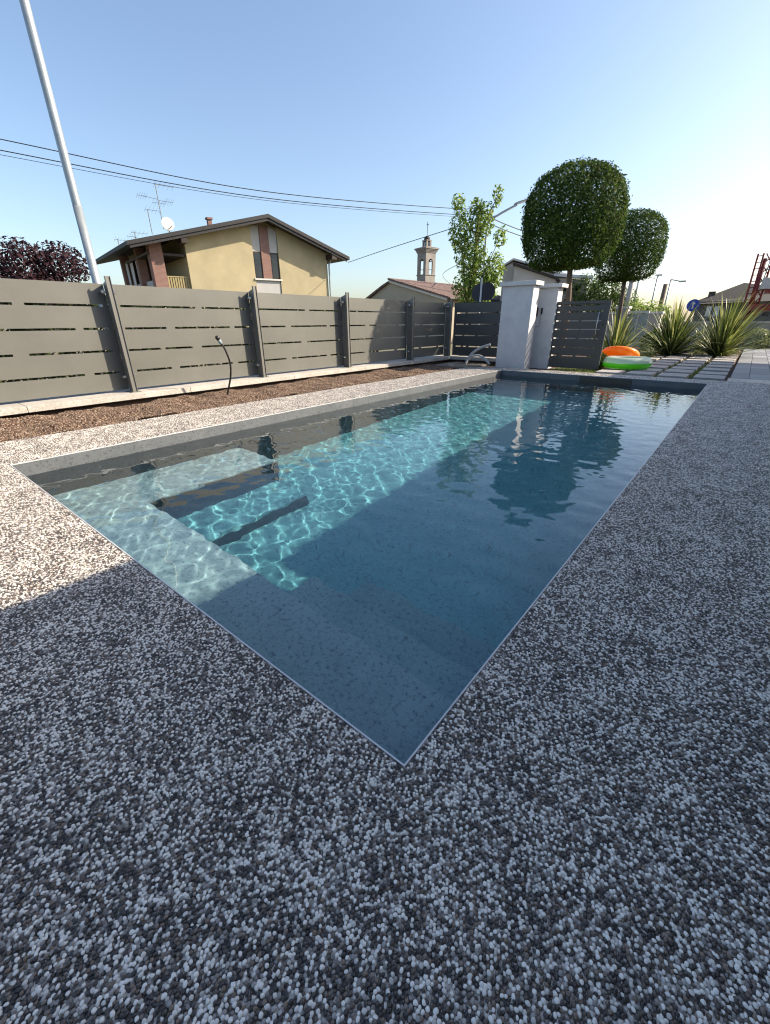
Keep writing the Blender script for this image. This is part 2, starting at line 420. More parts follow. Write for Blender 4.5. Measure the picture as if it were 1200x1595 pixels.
curb = empty('low_wall', (-5.9, 2, -.16), 'long low pale stone wall with a projecting coping that carries the grey fence', 'low wall')
mb = MB(); mb.box(-6.28, -5.84, -6, 9.95, -.2, .045); mb.box(-5.84, -4.25, 9.74, 9.95, -.2, .045); mb.build('wall', M['darkwall'], curb)
y = -6.0; cuts = [-6, -4.2, -2.4, -.6, 1.05, 2.85, 4.65, 6.45, 8.1, 9.66]
for a, b in zip(cuts[:-1], cuts[1:]):
    mb = MB(); mb.box(-6.34, -5.76, a+.002, b-.002, .046, .112); mb.build('coping', M['slab_white'], curb, bevel=.004)
mb = MB(); mb.prism([(-6.34, 9.662), (-5.76, 9.662), (-4.28, 9.662), (-4.28, 10.02), (-6.34, 10.02)], .046, .112, 2); mb.build('coping', M['slab_white'], curb, bevel=.004)

FX = -6.06                                           # panel plane
fence = empty('panel_fence', (FX, 2, .112), 'grey metal fence of slotted panels running the whole left side of the pool', 'fence')
posts = [-3.85, -1.83, .17, 2.2, 4.17, 6.14, 8.2, 9.80]
PT, PB = 1.33, .14
rows = [1.10, .85, .60, .35]; sh = .024
segs = [[(.06, .55), (.60, .97)], [(.06, .32), (.38, .80), (.84, .97)], [(.05, .48), (.55, .97)], [(.07, .30), (.36, .78), (.83, .97)]]
def panel(T, L):
    mb = MB(); th = .003
    edges = [PT]+[v for r in rows for v in (r+sh/2, r-sh/2)]+[PB]
    for k in range(0, len(edges), 2): mb.box(0, L, -th, 0, edges[k+1], edges[k], T)
    for r, sg in zip(rows, segs):
        xs = [0]+[v*L for q in sg for v in q]+[L]
        for k in range(0, len(xs), 2): mb.box(xs[k], xs[k+1], -th, 0, r-sh/2, r+sh/2, T)
    # folded top and bottom edges
    mb.box(0, L, -.02, -th, PT-.003, PT, T); mb.box(0, L, -.02, -th, PB, PB+.003, T)
    return mb
def post(T, par, z0=.112, web=.17):
    mb = MB(); mb.box(-.026, .026, web-.006, web, z0, 1.40, T); mb.box(-.026, -.022, web-.03, web-.0065, z0, 1.40, T); mb.box(.022, .026, web+.0005, web+.012, z0, 1.40, T)
    mb.prism([(.004, z0), (web-.006, z0), (web-.006, 1.38), (.004, 1.33)], -.003, .003, 0, T)
    mb.box(-.06, .06, .03, web+.03, z0, z0+.008, T)
    p_ = mb.build('post', M['fence_dark'], par)
    for zz in (.30, 1.24):
        for sx_ in (-1, 1):
            b = MB(); b.tube([T(sx_*.06, 0, zz), T(sx_*.06, .10, zz)], [.010, .010], 8); b.tube([T(sx_*.06, .10, zz), T(sx_*.06, .125, zz)], [.024, .016], 12)
            b.tube([T(sx_*.004, .09, zz), T(sx_*.06, .09, zz)], .007, 6)
            o = b.build('bolt', M['steel'], p_); o.location = (0, 0, 0)
            # part meshes are stored relative to the thing
            o.parent = p_
for i, py in enumerate(posts):
    T = (lambda py: (lambda a, b, z: (FX+b, py+a, z)))(py)
    post(T, fence)
for a, b in zip(posts[:-1], posts[1:]):
    T = (lambda a0: (lambda u, v, z: (FX+v, a0+u, z)))(a+.006)
    panel(T, b-a-.012).build('panel', M['fence'], fence)
# short return panel along X at the far end
T = lambda u, v, z: (-5.86+u, 9.83-v*0-(-v), z)
T = lambda u, v, z: (-5.84+u, 9.86+v, z)
panel(T, 1.27).build('panel', M['shaded_fence_paint'], fence)
mb = MB(); mb.box(-4.57, -4.53, 9.80, 9.86, .112, 1.36); mb.box(-4.62, -4.48, 9.76, 9.90, .112, .12); mb.build('post', M['fence_dark'], fence)

# ------------------------------------------------------------------ entrance pillars and gate
p1 = empty('gate_pillar', (-3.9, 9.2, -.05), 'broad white rendered pillar with a flat cap beside the end of the grey fence', 'pillar')
mb = MB(); mb.box(-4.22, -3.575, 9.0, 9.30, -.1, 1.555); mb.build('shaft', M['plaster'], p1, bevel=.004)
mb = MB(); mb.box(-4.28, -3.515, 8.945, 9.36, 1.556, 1.635); mb.build('cap', M['plaster_cap'], p1, bevel=.006)
p2 = empty('gate_pillar', (-3.45, 9.7, -.05), 'narrower white pillar with an intercom right next to the pedestrian gate', 'pillar')
mb = MB(); mb.box(-3.95, -3.30, 9.62, 9.90, -.1, 1.53); mb.build('shaft', M['plaster'], p2, bevel=.004)
mb = MB(); mb.box(-4.0, -3.22, 9.57, 9.95, 1.531, 1.60); mb.build('cap', M['plaster_cap'], p2, bevel=.006)
mb = MB(); mb.box(-3.735, -3.66, 9.60, 9.6185, 1.0, 1.17); ic = mb.build('intercom', M['black'], p2, bevel=.004)
mb = MB(); mb.box(-3.60, -3.565, 9.598, 9.6185, 1.04, 1.16); mb.build('card_reader', M['black'], p2, bevel=.003)
mb = MB(); mb.box(-3.745, -3.60, 9.612, 9.6186, .80, .81); mb.box(-3.60, -3.594, 9.612, 9.6186, .80, 1.04); mb.build('conduit', M['galv'], p2)

gate = empty('pedestrian_gate', (-2.8, 9.66, 0), 'grey metal pedestrian gate with slotted infill and a long steel pull bar', 'gate')
gx0, gx1, gy, gz0, gz1 = -3.375, -2.275, 9.66, 0, 1.27
mb = MB(); fwid = .05
mb.box(gx0, gx0+fwid, gy, gy+.045, gz0, gz1); mb.box(gx1-fwid, gx1, gy, gy+.045, gz0, gz1)
mb.box(gx0+fwid, gx1-fwid, gy+.0005, gy+.0445, gz1-fwid, gz1-.0005); mb.box(gx0+fwid, gx1-fwid, gy+.0005, gy+.0445, gz0+.0005, gz0+fwid)
mb.build('frame', M['shaded_fence_paint'], gate, bevel=.002)
mb = MB(); rws = [1.195, 1.075, .91, .75, .58, .41, .24]; shh = .02; a0, a1 = gx0+fwid, gx1-fwid
ed = [gz1-fwid]+[v for r in rws for v in (r+shh/2, r-shh/2)]+[gz0+fwid]; L = a1-a0
for k in range(0, len(ed), 2): mb.box(a0, a1, gy+.02, gy+.023, ed[k+1], ed[k])
for i, r in enumerate(rws):
    xs = [0, .05, .16, .22, .50+.04*(i % 2), .56, .93 if i else .86, 1]
    for k in range(0, len(xs), 2): mb.box(a0+xs[k]*L, a0+xs[k+1]*L, gy+.02, gy+.023, r-shh/2, r+shh/2)
mb.build('infill', M['shaded_fence_paint'], gate)
mb = MB(); hx = gx1-.17
mb.tube([(hx, gy-.05, .56), (hx, gy-.05, 1.07)], .011, 10); mb.tube([(hx, gy-.05, .64), (hx, gy+.02, .64)], .007, 8); mb.tube([(hx, gy-.05, 1.0), (hx, gy+.02, 1.0)], .007, 8)
mb.build('pull_bar', M['steel'], gate, True)
mb = MB(); mb.tube([(gx1-.075, gy+.02, .84), (gx1-.075, gy-.006, .84)], .018, 12); mb.build('lock', M['black'], gate)
for zz in (1.1, .2):
    mb = MB(); mb.box(gx0-.05, gx0-.001, gy+.005, gy+.035, zz, zz+.05); mb.build('hinge', M['black'], gate)

# ------------------------------------------------------------------ hoses
hose = empty('garden_pipe', (-5.42, 3.16, -.04), 'black bendy pipe with a valve tip rising from the brown gravel before the fence', 'hose')
pts = [(-5.44, 3.165, -.08), (-5.40, 3.19, .05), (-5.335, 3.225, .25), (-5.30, 3.225, .42), (-5.29, 3.18, .58), (-5.30, 3.135, .68)]
def smooth(pts, n=6):
    P_ = [Vector(p) for p in pts]; P_ = [2*P_[0]-P_[1]]+P_+[2*P_[-1]-P_[-2]]; out = []
    for i in range(1, len(P_)-2):
        for k in range(n):
            t = k/n; a, b, c_, d = P_[i-1:i+3]
            out.append(.5*((2*b)+(c_-a)*t+(2*a-5*b+4*c_-d)*t*t+(3*b-a-3*c_+d)*t**3))
    out.append(P_[-2]); return out
mb = MB(); mb.tube(smooth(pts), .012, 10); mb.build('pipe', M['black'], hose, True)
mb = MB(); mb.tube([(-5.30, 3.14, .66), (-5.305, 3.117, .715)], .021, 12); mb.build('coupling', simple('blue_grey', (.30, .40, .44), None, 10, .4), hose, True)
mb = MB(); mb.tube([(-5.305, 3.117, .71), (-5.308, 3.103, .735), (-5.31, 3.095, .755)], [.024, .027, .02], 12); mb.build('end_cap', M['black'], hose, True)
h1 = [(-5.02, 9.12, 0.015), (-5.00, 9.14, .10), (-4.92, 9.20, .24), (-4.80, 9.26, .34), (-4.66, 9.32, .40), (-4.56, 9.36, .43)]
h2 = [(-5.05, 9.16, 0.015), (-5.01, 9.18, .09), (-4.93, 9.2, .17), (-4.80, 9.22, .20), (-4.66, 9.22, .17), (-4.52, 9.2, .08), (-4.44, 9.17, .02)]
mb = MB(); mb.tube(smooth(h1), .026, 12); a = mb.build('pool_hose', M['greyhose'], None, True); tag(a, 'grey flexible hose in the fence corner, its free end pointing up in the air', 'hose', 'grey hoses in the fence corner')
mb = MB(); mb.tube(smooth(h2), .026, 12); a = mb.build('pool_hose', M['greyhose'], None, True); tag(a, 'grey flexible hose in the fence corner that arches over and bends down to the ground', 'hose', 'grey hoses in the fence corner')

# ------------------------------------------------------------------ leaves helper
def leafcloud(name, C_, N_, size, mat, parent=None, aspect=.45, up_=.0):
    """one bent leaf (two quads) at each point of C_, facing roughly N_"""
    n = len(C_); N_ = N_/np.linalg.norm(N_, axis=1, keepdims=True)
    d = rng.normal(0, 1, (n, 3)); d[:, 2] += up_; d -= (d*N_).sum(1, keepdims=True)*N_; d /= np.linalg.norm(d, axis=1, keepdims=True)
    s_ = np.cross(N_, d); sz = (size*rng.uniform(.65, 1.35, n))[:, None]
    a = C_-d*sz*.5; b = C_+s_*sz*aspect*.5+N_*sz*.07; c_ = C_+d*sz*.5-N_*sz*.12; e_ = C_-s_*sz*aspect*.5+N_*sz*.07
    V = np.stack([a, b, c_, e_], 1).reshape(-1, 3); k = 4*np.arange(n)[:, None]
    F = np.concatenate([k+[[0, 1, 2]], k+[[0, 2, 3]]])
    return npmesh(name, V, F, mat, parent)
def leafmat(name, stops, trans=.25, rough=.45, clump=2.5):
    g = NG(name); gm = g.n('NewGeometry')
    f = g.math('ADD', g.math('MULTIPLY', gm.outputs['Random Per Island'], .6), g.math('MULTIPLY', g.noise(clump, 2, .5), .4))
    col = g.ramp(f, stops)
    p = g.n('BsdfPrincipled'); g.set(p.inputs['Base Color'], col); p.inputs['Roughness'].default_value = rough; p.inputs['Specular IOR Level'].default_value = .22
    tr = g.n('BsdfTranslucent'); g.set(tr.inputs[0], g.mix(col, (1.0, 1.0, .35, 1), .35, 'MIX') if False else col)
    mx = g.n('MixShader'); mx.inputs[0].default_value = trans; g.t.links.new(p.outputs[0], mx.inputs[1]); g.t.links.new(tr.outputs[0], mx.inputs[2])
    g.t.links.new(mx.outputs[0], g.out.inputs[0]); return g.m
M['leaf_dark'] = leafmat('evergreen_leaf', [(.2, (.022, .050, .008)), (.5, (.045, .088, .013)), (.8, (.12, .18, .03))], .35, .7)
M['leaf_light'] = leafmat('light_leaf', [(.2, (.10, .17, .03)), (.5, (.20, .30, .06)), (.8, (.38, .46, .13))], .55)
M['leaf_mid'] = leafmat('mid_leaf', [(.2, (.04, .07, .015)), (.5, (.07, .12, .025)), (.8, (.14, .20, .045))], .35)
M['leaf_red'] = leafmat('plum_leaf', [(.2, (.016, .007, .010)), (.5, (.032, .012, .019)), (.8, (.06, .028, .036))], .15, .8)
M['leaf_pale'] = leafmat('pale_leaf', [(.2, (.14, .17, .06)), (.5, (.24, .28, .10)), (.8, (.42, .44, .24))], .3)
M['bark'] = simple('bark', (.16, .12, .09), (.09, .07, .05), 12, .9, 60, .01)
M['bark_smooth'] = simple('smooth_bark', (.22, .17, .12), (.15, .11, .08), 8, .85, 40, .006)

def topiary(loc, rad, z0, z1, n, label, hscale=1):
    t = empty('clipped_tree', (loc[0], loc[1], -.04), label, 'tree', 'clipped ball-headed trees behind the gate')
    cx, cy = loc[2], loc[3]; zc = (z0+z1)/2; hz = (z1-z0)/2
    d = rng.normal(0, 1, (n, 3)); d /= np.linalg.norm(d, axis=1, keepdims=True)
    pw = 3.4; k = (np.abs(d[:, 0]**2+d[:, 1]**2)**(pw/2)+np.abs(d[:, 2])**pw)**(-1/pw)
    rr = np.where(rng.random(n) < .72, rng.normal(.965, .03, n), rng.uniform(.45, .95, n))
    lump = 1+.03*np.sin(5*d[:, 0]+2*d[:, 2])+.03*np.sin(6*d[:, 1]-3*d[:, 2])
    taper = np.where(d[:, 2] < -.25, 1+.18*(d[:, 2]+.25), 1)
    P_ = d*(k*rr*lump)[:, None]*np.array([rad, rad, hz]); P_[:, :2] *= taper[:, None]
    # gaps where the sky shows through
    gap = np.sin(P_[:, 0]*7.3+1)*np.sin(P_[:, 1]*6.1+2)*np.sin(P_[:, 2]*8.2)
    keep = ~((gap > .34) & (rng.random(n) < .8)); P_ = P_[keep]; d = d[keep]
    N_ = d+rng.normal(0, .55, d.shape)+np.array([0, 0, .25])
    leafcloud('crown', P_+np.array([cx, cy, zc]), N_, .062, M['leaf_dark'], t)
    mb = MB(); tp = [(loc[0], loc[1], -.06), (loc[0]+.02, loc[1], z0*.5), ((loc[0]+cx)/2, (loc[1]+cy)/2, z0+.1), (cx, cy, z0+hz*.9)]
    mb.tube(smooth(tp), [.075-.0018*i for i in range(19)], 10)
    for q in range(9):
        a = q*2.4; mb.tube([(cx, cy, z0+.1+.05*q), (cx+.35*rad*math.cos(a), cy+.35*rad*math.sin(a), z0+.35*hz+.08*q), (cx+.75*rad*math.cos(a+.2), cy+.75*rad*math.sin(a+.2), z0+.8*hz+.1*q)], [.03, .02, .008], 6)
    mb.build('trunk', M['bark'], t, True)
topiary((-3.43, 10.75, -3.58, 10.70), 1.0, 1.93, 3.72, 36000, 'larger clipped round-headed evergreen tree, the nearer one behind the gate')
topiary((-3.46, 15.9, -3.53, 15.95), .93, 2.0, 3.76, 26000, 'smaller looking clipped evergreen tree, the farther one to the right of its twin')

def looseTree(name, base, blobs, n, size, mat, label, cat, trunkr=.05, group=None, limbs=True, barkm='bark'):
    t = empty(name, base, label, cat, group)
    wts = np.array([b[3]*b[4]*b[5] for b in blobs])**.8; wts /= wts.sum()
    ks = rng.choice(len(blobs), n, p=wts); B = np.array(blobs)[ks]
    d = rng.normal(0, 1, (n, 3)); d /= np.linalg.norm(d, axis=1, keepdims=True); rr = rng.uniform(.25, 1.08, n)**.6
    P_ = B[:, :3]+d*rr[:, None]*B[:, 3:6]
    leafcloud('crown', P_, d+rng.normal(0, .7, d.shape)+np.array([0, 0, .4]), size, mat, t)
    mb = MB(); top = max(blobs, key=lambda b: b[2]); bx, by, bz = base
    ctr = np.average(np.array(blobs)[:, :2], axis=0, weights=wts)
    tp = [(bx, by, bz-.02), (bx*.5+ctr[0]*.5, by*.5+ctr[1]*.5, bz+(top[2]-bz)*.4), (ctr[0], ctr[1], bz+(top[2]-bz)*.75), (top[0], top[1], top[2])]
    P2 = smooth(tp); mb.tube(P2, [trunkr*(1-.8*i/(len(P2)-1)) for i in range(len(P2))], 8)
    if limbs:
        for b in blobs:
            s_ = P2[min(len(P2)-1, int(len(P2)*.25+random.random()*len(P2)*.45))]
            mb.tube([s_, ((s_.x+b[0])/2, (s_.y+b[1])/2, (s_.z+b[2])/2+.05*b[5]), (b[0], b[1], b[2])], [trunkr*.45, trunkr*.3, trunkr*.12], 6)
    mb.build('trunk', M[barkm], t, True)
    return t

# ------------------------------------------------------------------ the owner's house, to the right of the photograph: its eave shades the deck
M['wall_cream'] = simple('white_render', (.80, .78, .74), (.76, .74, .70), 3, .9, 200, .001)
M['roof_tile'] = simple('roof_tile_plain', (.30, .16, .11), (.20, .12, .09), 12, .9, 30, .02)
M['glass'] = simple('window_glass', (.02, .025, .03), None, 3, .05)
M['frame_w'] = simple('white_frame', (.6, .6, .6), None, 3, .5)
hs = empty('villa', (3.0, 5, 0), 'single storey villa with a stepped overhanging eave along the right side of the pool', 'house')
mb = MB(); mb.box(3.0, 12, -9, 15.2, -.2, 2.62); mb.build('wall', M['wall_cream'], hs)
mb = MB(); EZ = 2.9
for a, b, x in ((-10, 3.9, 1.43), (3.9, 5.1, 1.79), (5.1, 5.46, 2.05), (5.46, 11.4, 1.72), (11.4, 16, 1.40)):
    mb.box(x, 2.6, a, b, 2.64, EZ)
mb.box(2.6, 12.4, -10, 16, 2.64, EZ)
mb.build('eave', M['wall_cream'], hs)
mb = MB()
mb.prism([(2.4, EZ+.001), (12.4, EZ+.001), (7.4, EZ+1.3)], -9.8, 15.8, 1)
mb.build('roof', M['roof_tile'], hs)
for yy in (-4, 0.5, 5.0, 9.5):
    mb = MB(); mb.box(2.94, 3.06, yy, yy+2.2, -.02, 2.2); wn = mb.build('window', M['frame_w'], hs)
    mb = MB(); mb.box(2.93, 2.95, yy+.07, yy+1.07, .05, 2.13); mb.box(2.93, 2.95, yy+1.13, yy+2.13, .05, 2.13); pn = mb.build('pane', M['glass'], wn)

# ------------------------------------------------------------------ paving, slabs, lawn strip
mb = MB(); mb.box(-3.2, -.2, 9.0, 20, -.1, -.035); tag(mb.build('lawn_strip', M['lawn']), kind='structure')
M['joint'] = simple('joint', (.10, .10, .10), None, 10, .95)
mb = MB(); mb.box(-.12, 3.0, 9.556, 20.2, -.1, -.006); tag(mb.build('paving_bed', M['joint']), kind='structure')
mb = MB(); cols = [-.12, .135, .44, .745, 1.05, 1.36, 1.67, 1.98, 2.29, 2.6]
for i, (a, b) in enumerate(zip(cols[:-1], cols[1:])):
    y = 9.56+.2*(i % 2) if i else 9.56; stp = .62 if i else 1.0
    yy = 9.562
    while yy < 20.1:
        y2 = min(yy+stp if yy > 9.6 else 9.56+stp*(.5 if i % 2 else 1), 20.2)
        h = .002*random.random(); mb.box(a+.004, b-.004, yy+.004, y2-.004, -.05, .001+h); yy = y2
g = NG('paver_tone'); gm = g.n('NewGeometry'); nz = g.noise(20, 4, .6)
tone = g.ramp(gm.outputs['Random Per Island'], [(0, (.12, .125, .14)), (.5, (.18, .19, .20)), (1, (.27, .28, .295))])
M['paver'] = g.bsdf(g.mix(tone, (.3, .3, .31), g.math('MULTIPLY', nz, .25)), .6, g.bump(nz, .3, .002))
tag(mb.build('paving', M['paver'], bevel=.002), kind='structure')
slab0 = None
for r_i in range(9):
    for c_i, (a, b) in enumerate(((-2.17, -1.74), (-1.66, -1.23), (-1.15, -.70), (-.62, -.17))):
        if r_i > 6 and c_i == 0: continue
        q = MB()
        if slab0 is None:
            q.box(-.215, .215, -.26, .26, -.07, 0)
            slab0 = q.build('stepping_slab', M['slab_grey'], bevel=.006); o = slab0
        else:
            o = slab0.copy(); COL.objects.link(o)
        o.location = ((a+b)/2, 9.32+.79*r_i+random.uniform(-.015, .015), .022+random.uniform(-.004, .004)); o.rotation_euler = (random.uniform(-.006, .006), random.uniform(-.006, .006), random.uniform(-.012, .012))
        tag(o, 'pale rectangular stone slab laid in the grass strip beside the grey paving', 'stepping slab', 'stepping slabs in the grass strip', 'thing')
def tufts(name, n, test, hmin, hmax, mat, xr, yr, z=-.03):
    px = rng.uniform(*xr, n); py = rng.uniform(*yr, n); k = test(px, py); px, py = px[k], py[k]; n = len(px)
    a = rng.uniform(0, 6.28, n); h = rng.uniform(hmin, hmax, n); l = rng.normal(0, .35, (n, 2))*h[:, None]; wd = .004
    b0 = np.stack([px-wd*np.cos(a), py-wd*np.sin(a), np.full(n, z)], -1); b1 = np.stack([px+wd*np.cos(a), py+wd*np.sin(a), np.full(n, z)], -1)
    tp = np.stack([px+l[:, 0], py+l[:, 1], z+h], -1)
    V = np.stack([b0, b1, tp], 1).reshape(-1, 3); F = 3*np.arange(n)[:, None]+[[0, 1, 2]]
    return tag(npmesh(name, V, F, mat), kind='stuff')
def in_gap(x, y):
    g1 = np.zeros(len(x), bool)
    for a, b in ((-2.18, -1.73), (-1.67, -1.22), (-1.16, -.69), (-.63, -.16)): g1 |= (x > a) & (x < b)
    ph = (y-9.32+.29) % .79
    return ~(g1 & (ph < .58))
tufts('lawn_grass', 30000, lambda x, y: in_gap(x, y) & (np.sin(x*5+1)*np.sin(y*2.3)+rng.normal(0, .4, len(x)) > -.2), .015, .055, leafmat('grass_leaf', [(.2, (.06, .09, .02)), (.5, (.14, .19, .04)), (.8, (.28, .32, .09))], .4), (-3.1, -.2), (9.0, 15.5))
scatter_chips('bed_stones', M['chips'], -3.1, -.2, 12.8, 18.5, -.02, 7000, .01, .03)

# ------------------------------------------------------------------ swim rings
def ring(name, x, y, z, Rr, r, top, bot, label, tilt=(0, 0)):
    t = empty(name, (x, y, z-r), label, 'swim ring')
    T = lambda a, b, c_: (a, b, c_+a*tilt[0]+b*tilt[1])
    def plump(a0, a1): 
        mb = MB(); mb.torus(x, y, z, Rr, r, 56, 14, a0, a1, T); return mb
    plump(0, math.pi).build('upper_half', top, t, True); plump(math.pi, 2*math.pi).build('lower_half', bot, t, True)
    mb = MB(); mb.tube([(x+Rr*.8, y-Rr*.6, z+r*.9), (x+Rr*.8, y-Rr*.6, z+r*1.15)], .012, 10); mb.build('valve', M['white_pl'], t)
def vinyl(name, col, tr=.25):
    g = NG(name); p = g.n('BsdfPrincipled'); g.set(p.inputs['Base Color'], col); p.inputs['Roughness'].default_value = .28; p.inputs['Coat Weight'].default_value = .3
    q = g.n('BsdfTranslucent'); g.set(q.inputs[0], col); mx = g.n('MixShader'); mx.inputs[0].default_value = tr
    g.t.links.new(p.outputs[0], mx.inputs[1]); g.t.links.new(q.outputs[0], mx.inputs[2]); g.t.links.new(mx.outputs[0], g.out.inputs[0]); return g.m
VO = vinyl('orange_vinyl', (1.0, .34, .02), .35); VG = vinyl('green_vinyl', (.16, .78, .04), .35); VW = vinyl('clear_vinyl', (.62, .68, .66), .45)
ring('swim_ring', -1.88, 10.15, .130, .36, .105, VW, VG, 'inflatable swim ring, white on top and bright green below, lying by the slabs')
ring('swim_ring', -2.16, 10.85, .215, .28, .105, VO, VO, 'plain orange inflatable swim ring leaning on the back of the green and white one', (0, -.34))

# ------------------------------------------------------------------ flax plants
gF = NG('flax'); gm = gF.n('NewGeometry')
colf = gF.ramp(gm.outputs['Random Per Island'], [(0, (.03, .045, .015)), (.4, (.09, .125, .03)), (.75, (.27, .31, .08)), (1, (.55, .54, .24))])
pF = gF.n('BsdfPrincipled'); gF.set(pF.inputs['Base Color'], colf); pF.inputs['Roughness'].default_value = .38
qF = gF.n('BsdfTranslucent'); gF.set(qF.inputs[0], colf); mxF = gF.n('MixShader'); mxF.inputs[0].default_value = .4
gF.t.links.new(pF.outputs[0], mxF.inputs[1]); gF.t.links.new(qF.outputs[0], mxF.inputs[2]); gF.t.links.new(mxF.outputs[0], gF.out.inputs[0]); M['flax'] = gF.m
def flax(x, y, n, L, label, spread=1.0, low=.25):
    V = []; F = []; S_ = 9
    for i in range(n):
        a = rng.uniform(0, 2*math.pi); inc = abs(rng.normal(0, .6))*spread if rng.random() > low else rng.uniform(.7, 1.25)
        ln = L*rng.uniform(.55, 1.05)*(1-.25*inc/1.3); w0 = rng.uniform(.014, .028); r0 = rng.uniform(0, .12)
        p_ = np.array([x+r0*math.cos(a), y+r0*math.sin(a), -.03]); tw = rng.uniform(-1, 1); droop = rng.uniform(.1, .6)+.5*inc
        base = len(V); side = np.array([-math.sin(a+tw*.4), math.cos(a+tw*.4), tw*.3]); side /= np.linalg.norm(side)
        for k in range(S_+1):
            t = k/S_; an = inc+droop*t*t
            wv = w0*(1-t**2.2)+.0008
            V.append(p_+side*wv); V.append(p_-side*wv)
            p_ = p_+np.array([math.cos(a)*math.sin(an), math.sin(a)*math.sin(an), math.cos(an)])*ln/S_
        F += [(base+2*k, base+2*k+1, base+2*k+3, base+2*k+2) for k in range(S_)]
    t = empty('flax_plant', (x, y, -.03), label, 'flax plant', 'spiky flax plants beyond the slabs')
    npmesh('leaves', V, F, M['flax'], t)
    q = MB(); q.sphere(x, y, -.01, .16, .16, .07, 12, 6, lambda d: 1+.1*math.sin(7*d[0])+.1*math.sin(6*d[1])); q.build('root_clump', M['bark'], t, True)
flax(-1.72, 15.0, 380, 1.62, 'big spiky flax plant with yellow green blades in the middle of the bed')
flax(-.60, 15.4, 400, 1.75, 'big spiky flax plant with yellow green blades right next to the paving')
flax(-2.72, 12.9, 300, 1.4, 'sprawling flax plant with straw coloured blades directly behind the gate', 1.3, .4)
flax(-1.15, 17.6, 120, 1.0, 'smaller flax plant half hidden behind the two big ones', 1.2, .3)
def bush(x, y, rx, rz, n, size, mat, name, label, cat, z0=-.04):
    t = empty(name, (x, y, z0), label, cat)
    d = rng.normal(0, 1, (n, 3)); d /= np.linalg.norm(d, axis=1, keepdims=True); rr = rng.uniform(.55, 1.02, n)**.5
    P_ = d*rr[:, None]*np.array([rx, rx, rz])*(1+.08*np.sin(5*d[:, :1]+3*d[:, 2:])); P_ += np.array([x, y, z0+rz*.95])
    leafcloud('foliage', P_, d+rng.normal(0, .6, d.shape), size, mat, t)
    q = MB(); q.tube([(x, y, z0), (x+.02, y, z0+rz)], [.03, .015], 6); q.build('stem', M['bark'], t)
bush(-2.36, 10.0, .17, .19, 1800, .03, M['leaf_dark'], 'box_ball', 'small dark clipped box ball at the foot of the open gate side', 'shrub')
bush(-2.15, 14.0, .28, .16, 700, .07, M['leaf_pale'], 'low_shrub', 'low pale leaved shrub between the flax plants and the rings', 'shrub')
bush(-1.2, 16.3, .35, .32, 900, .08, M['leaf_pale'], 'low_shrub', 'pale round shrub glimpsed between the two big flax plants', 'shrub')

bush(-2.75, 11.6, .26, .20, 1100, .06, M['leaf_mid'], 'low_shrub', 'mid green low shrub behind the dark box ball and beside the rings', 'shrub')
bush(-2.3, 16.6, .5, .36, 1500, .09, M['leaf_mid'], 'low_shrub', 'wide mid green shrub behind the middle flax plant', 'shrub')
bush(.15, 20.35, .5, .36, 1300, .09, M['leaf_pale'], 'low_shrub', 'pale green shrub at the far end of the paving before the grey wall', 'shrub')

# ------------------------------------------------------------------ boundary wall and neighbour's things
M['grey_wall'] = simple('grey_wall', (.36, .34, .32), (.28, .27, .25), 3, .9, 60, .004)
bw = empty('boundary_wall', (-1, 21, -.16), 'low grey boundary wall with a pale coping beyond the flax plants', 'wall')
mb = MB(); mb.box(-3.1, 6, 20.9, 21.1, -.16, .80); mb.build('wall', M['grey_wall'], bw)
mb = MB(); mb.box(-3.12, 6, 20.85, 21.15, .802, .87); mb.build('coping', M['slab_white'], bw)
for i, (a, b, zt, lb) in enumerate(((-4.32, -3.93, 1.34, 'pale stone gate post at the left end of the slatted gate'), (-3.42, -2.95, 1.16, 'pale stone gate post at the right end of the slatted gate'))):
    gp = empty('stone_post', ((a+b)/2, 19.6+i*1.1, -.16), lb, 'gate post')
    mb = MB(); mb.box(a, b, 19.4+i*1.1, 19.8+i*1.1, -.16, zt); mb.build('shaft', M['slab_grey'], gp)
    mb = MB(); mb.box(a-.04, b+.04, 19.36+i*1.1, 19.84+i*1.1, zt+.001, zt+.07); mb.build('cap', M['plaster_cap'], gp)
sg = empty('slatted_gate', (-3.6, 19.7, -.16), 'grey slatted gate between two pale stone posts behind the garden', 'gate')
mb = MB()
for k in range(9): mb.box(-3.925, -3.23, 19.62, 19.64, .0+.13*k, .115+.13*k)
mb.build('slats', M['galv'], sg)
mb = MB(); mb.box(-3.925, -3.23, 19.57, 19.7, 1.175, 1.25); mb.box(-3.60, -3.56, 19.6, 19.619, -.05, 1.174); mb.build('frame', M['plaster_cap'], sg)
pl_ = empty('garden_edge_wall', (-5, 16, -.16), 'pale low wall running past the foot of the farther clipped tree', 'wall')
mb = MB(); mb.box(-8.0, -4.34, 19.5, 19.7, -.16, 1.15); mb.build('wall', M['slab_grey'], pl_); mb = MB(); mb.box(-8.0, -4.36, 19.45, 19.75, 1.151, 1.21); mb.build('coping', M['plaster_cap'], pl_)

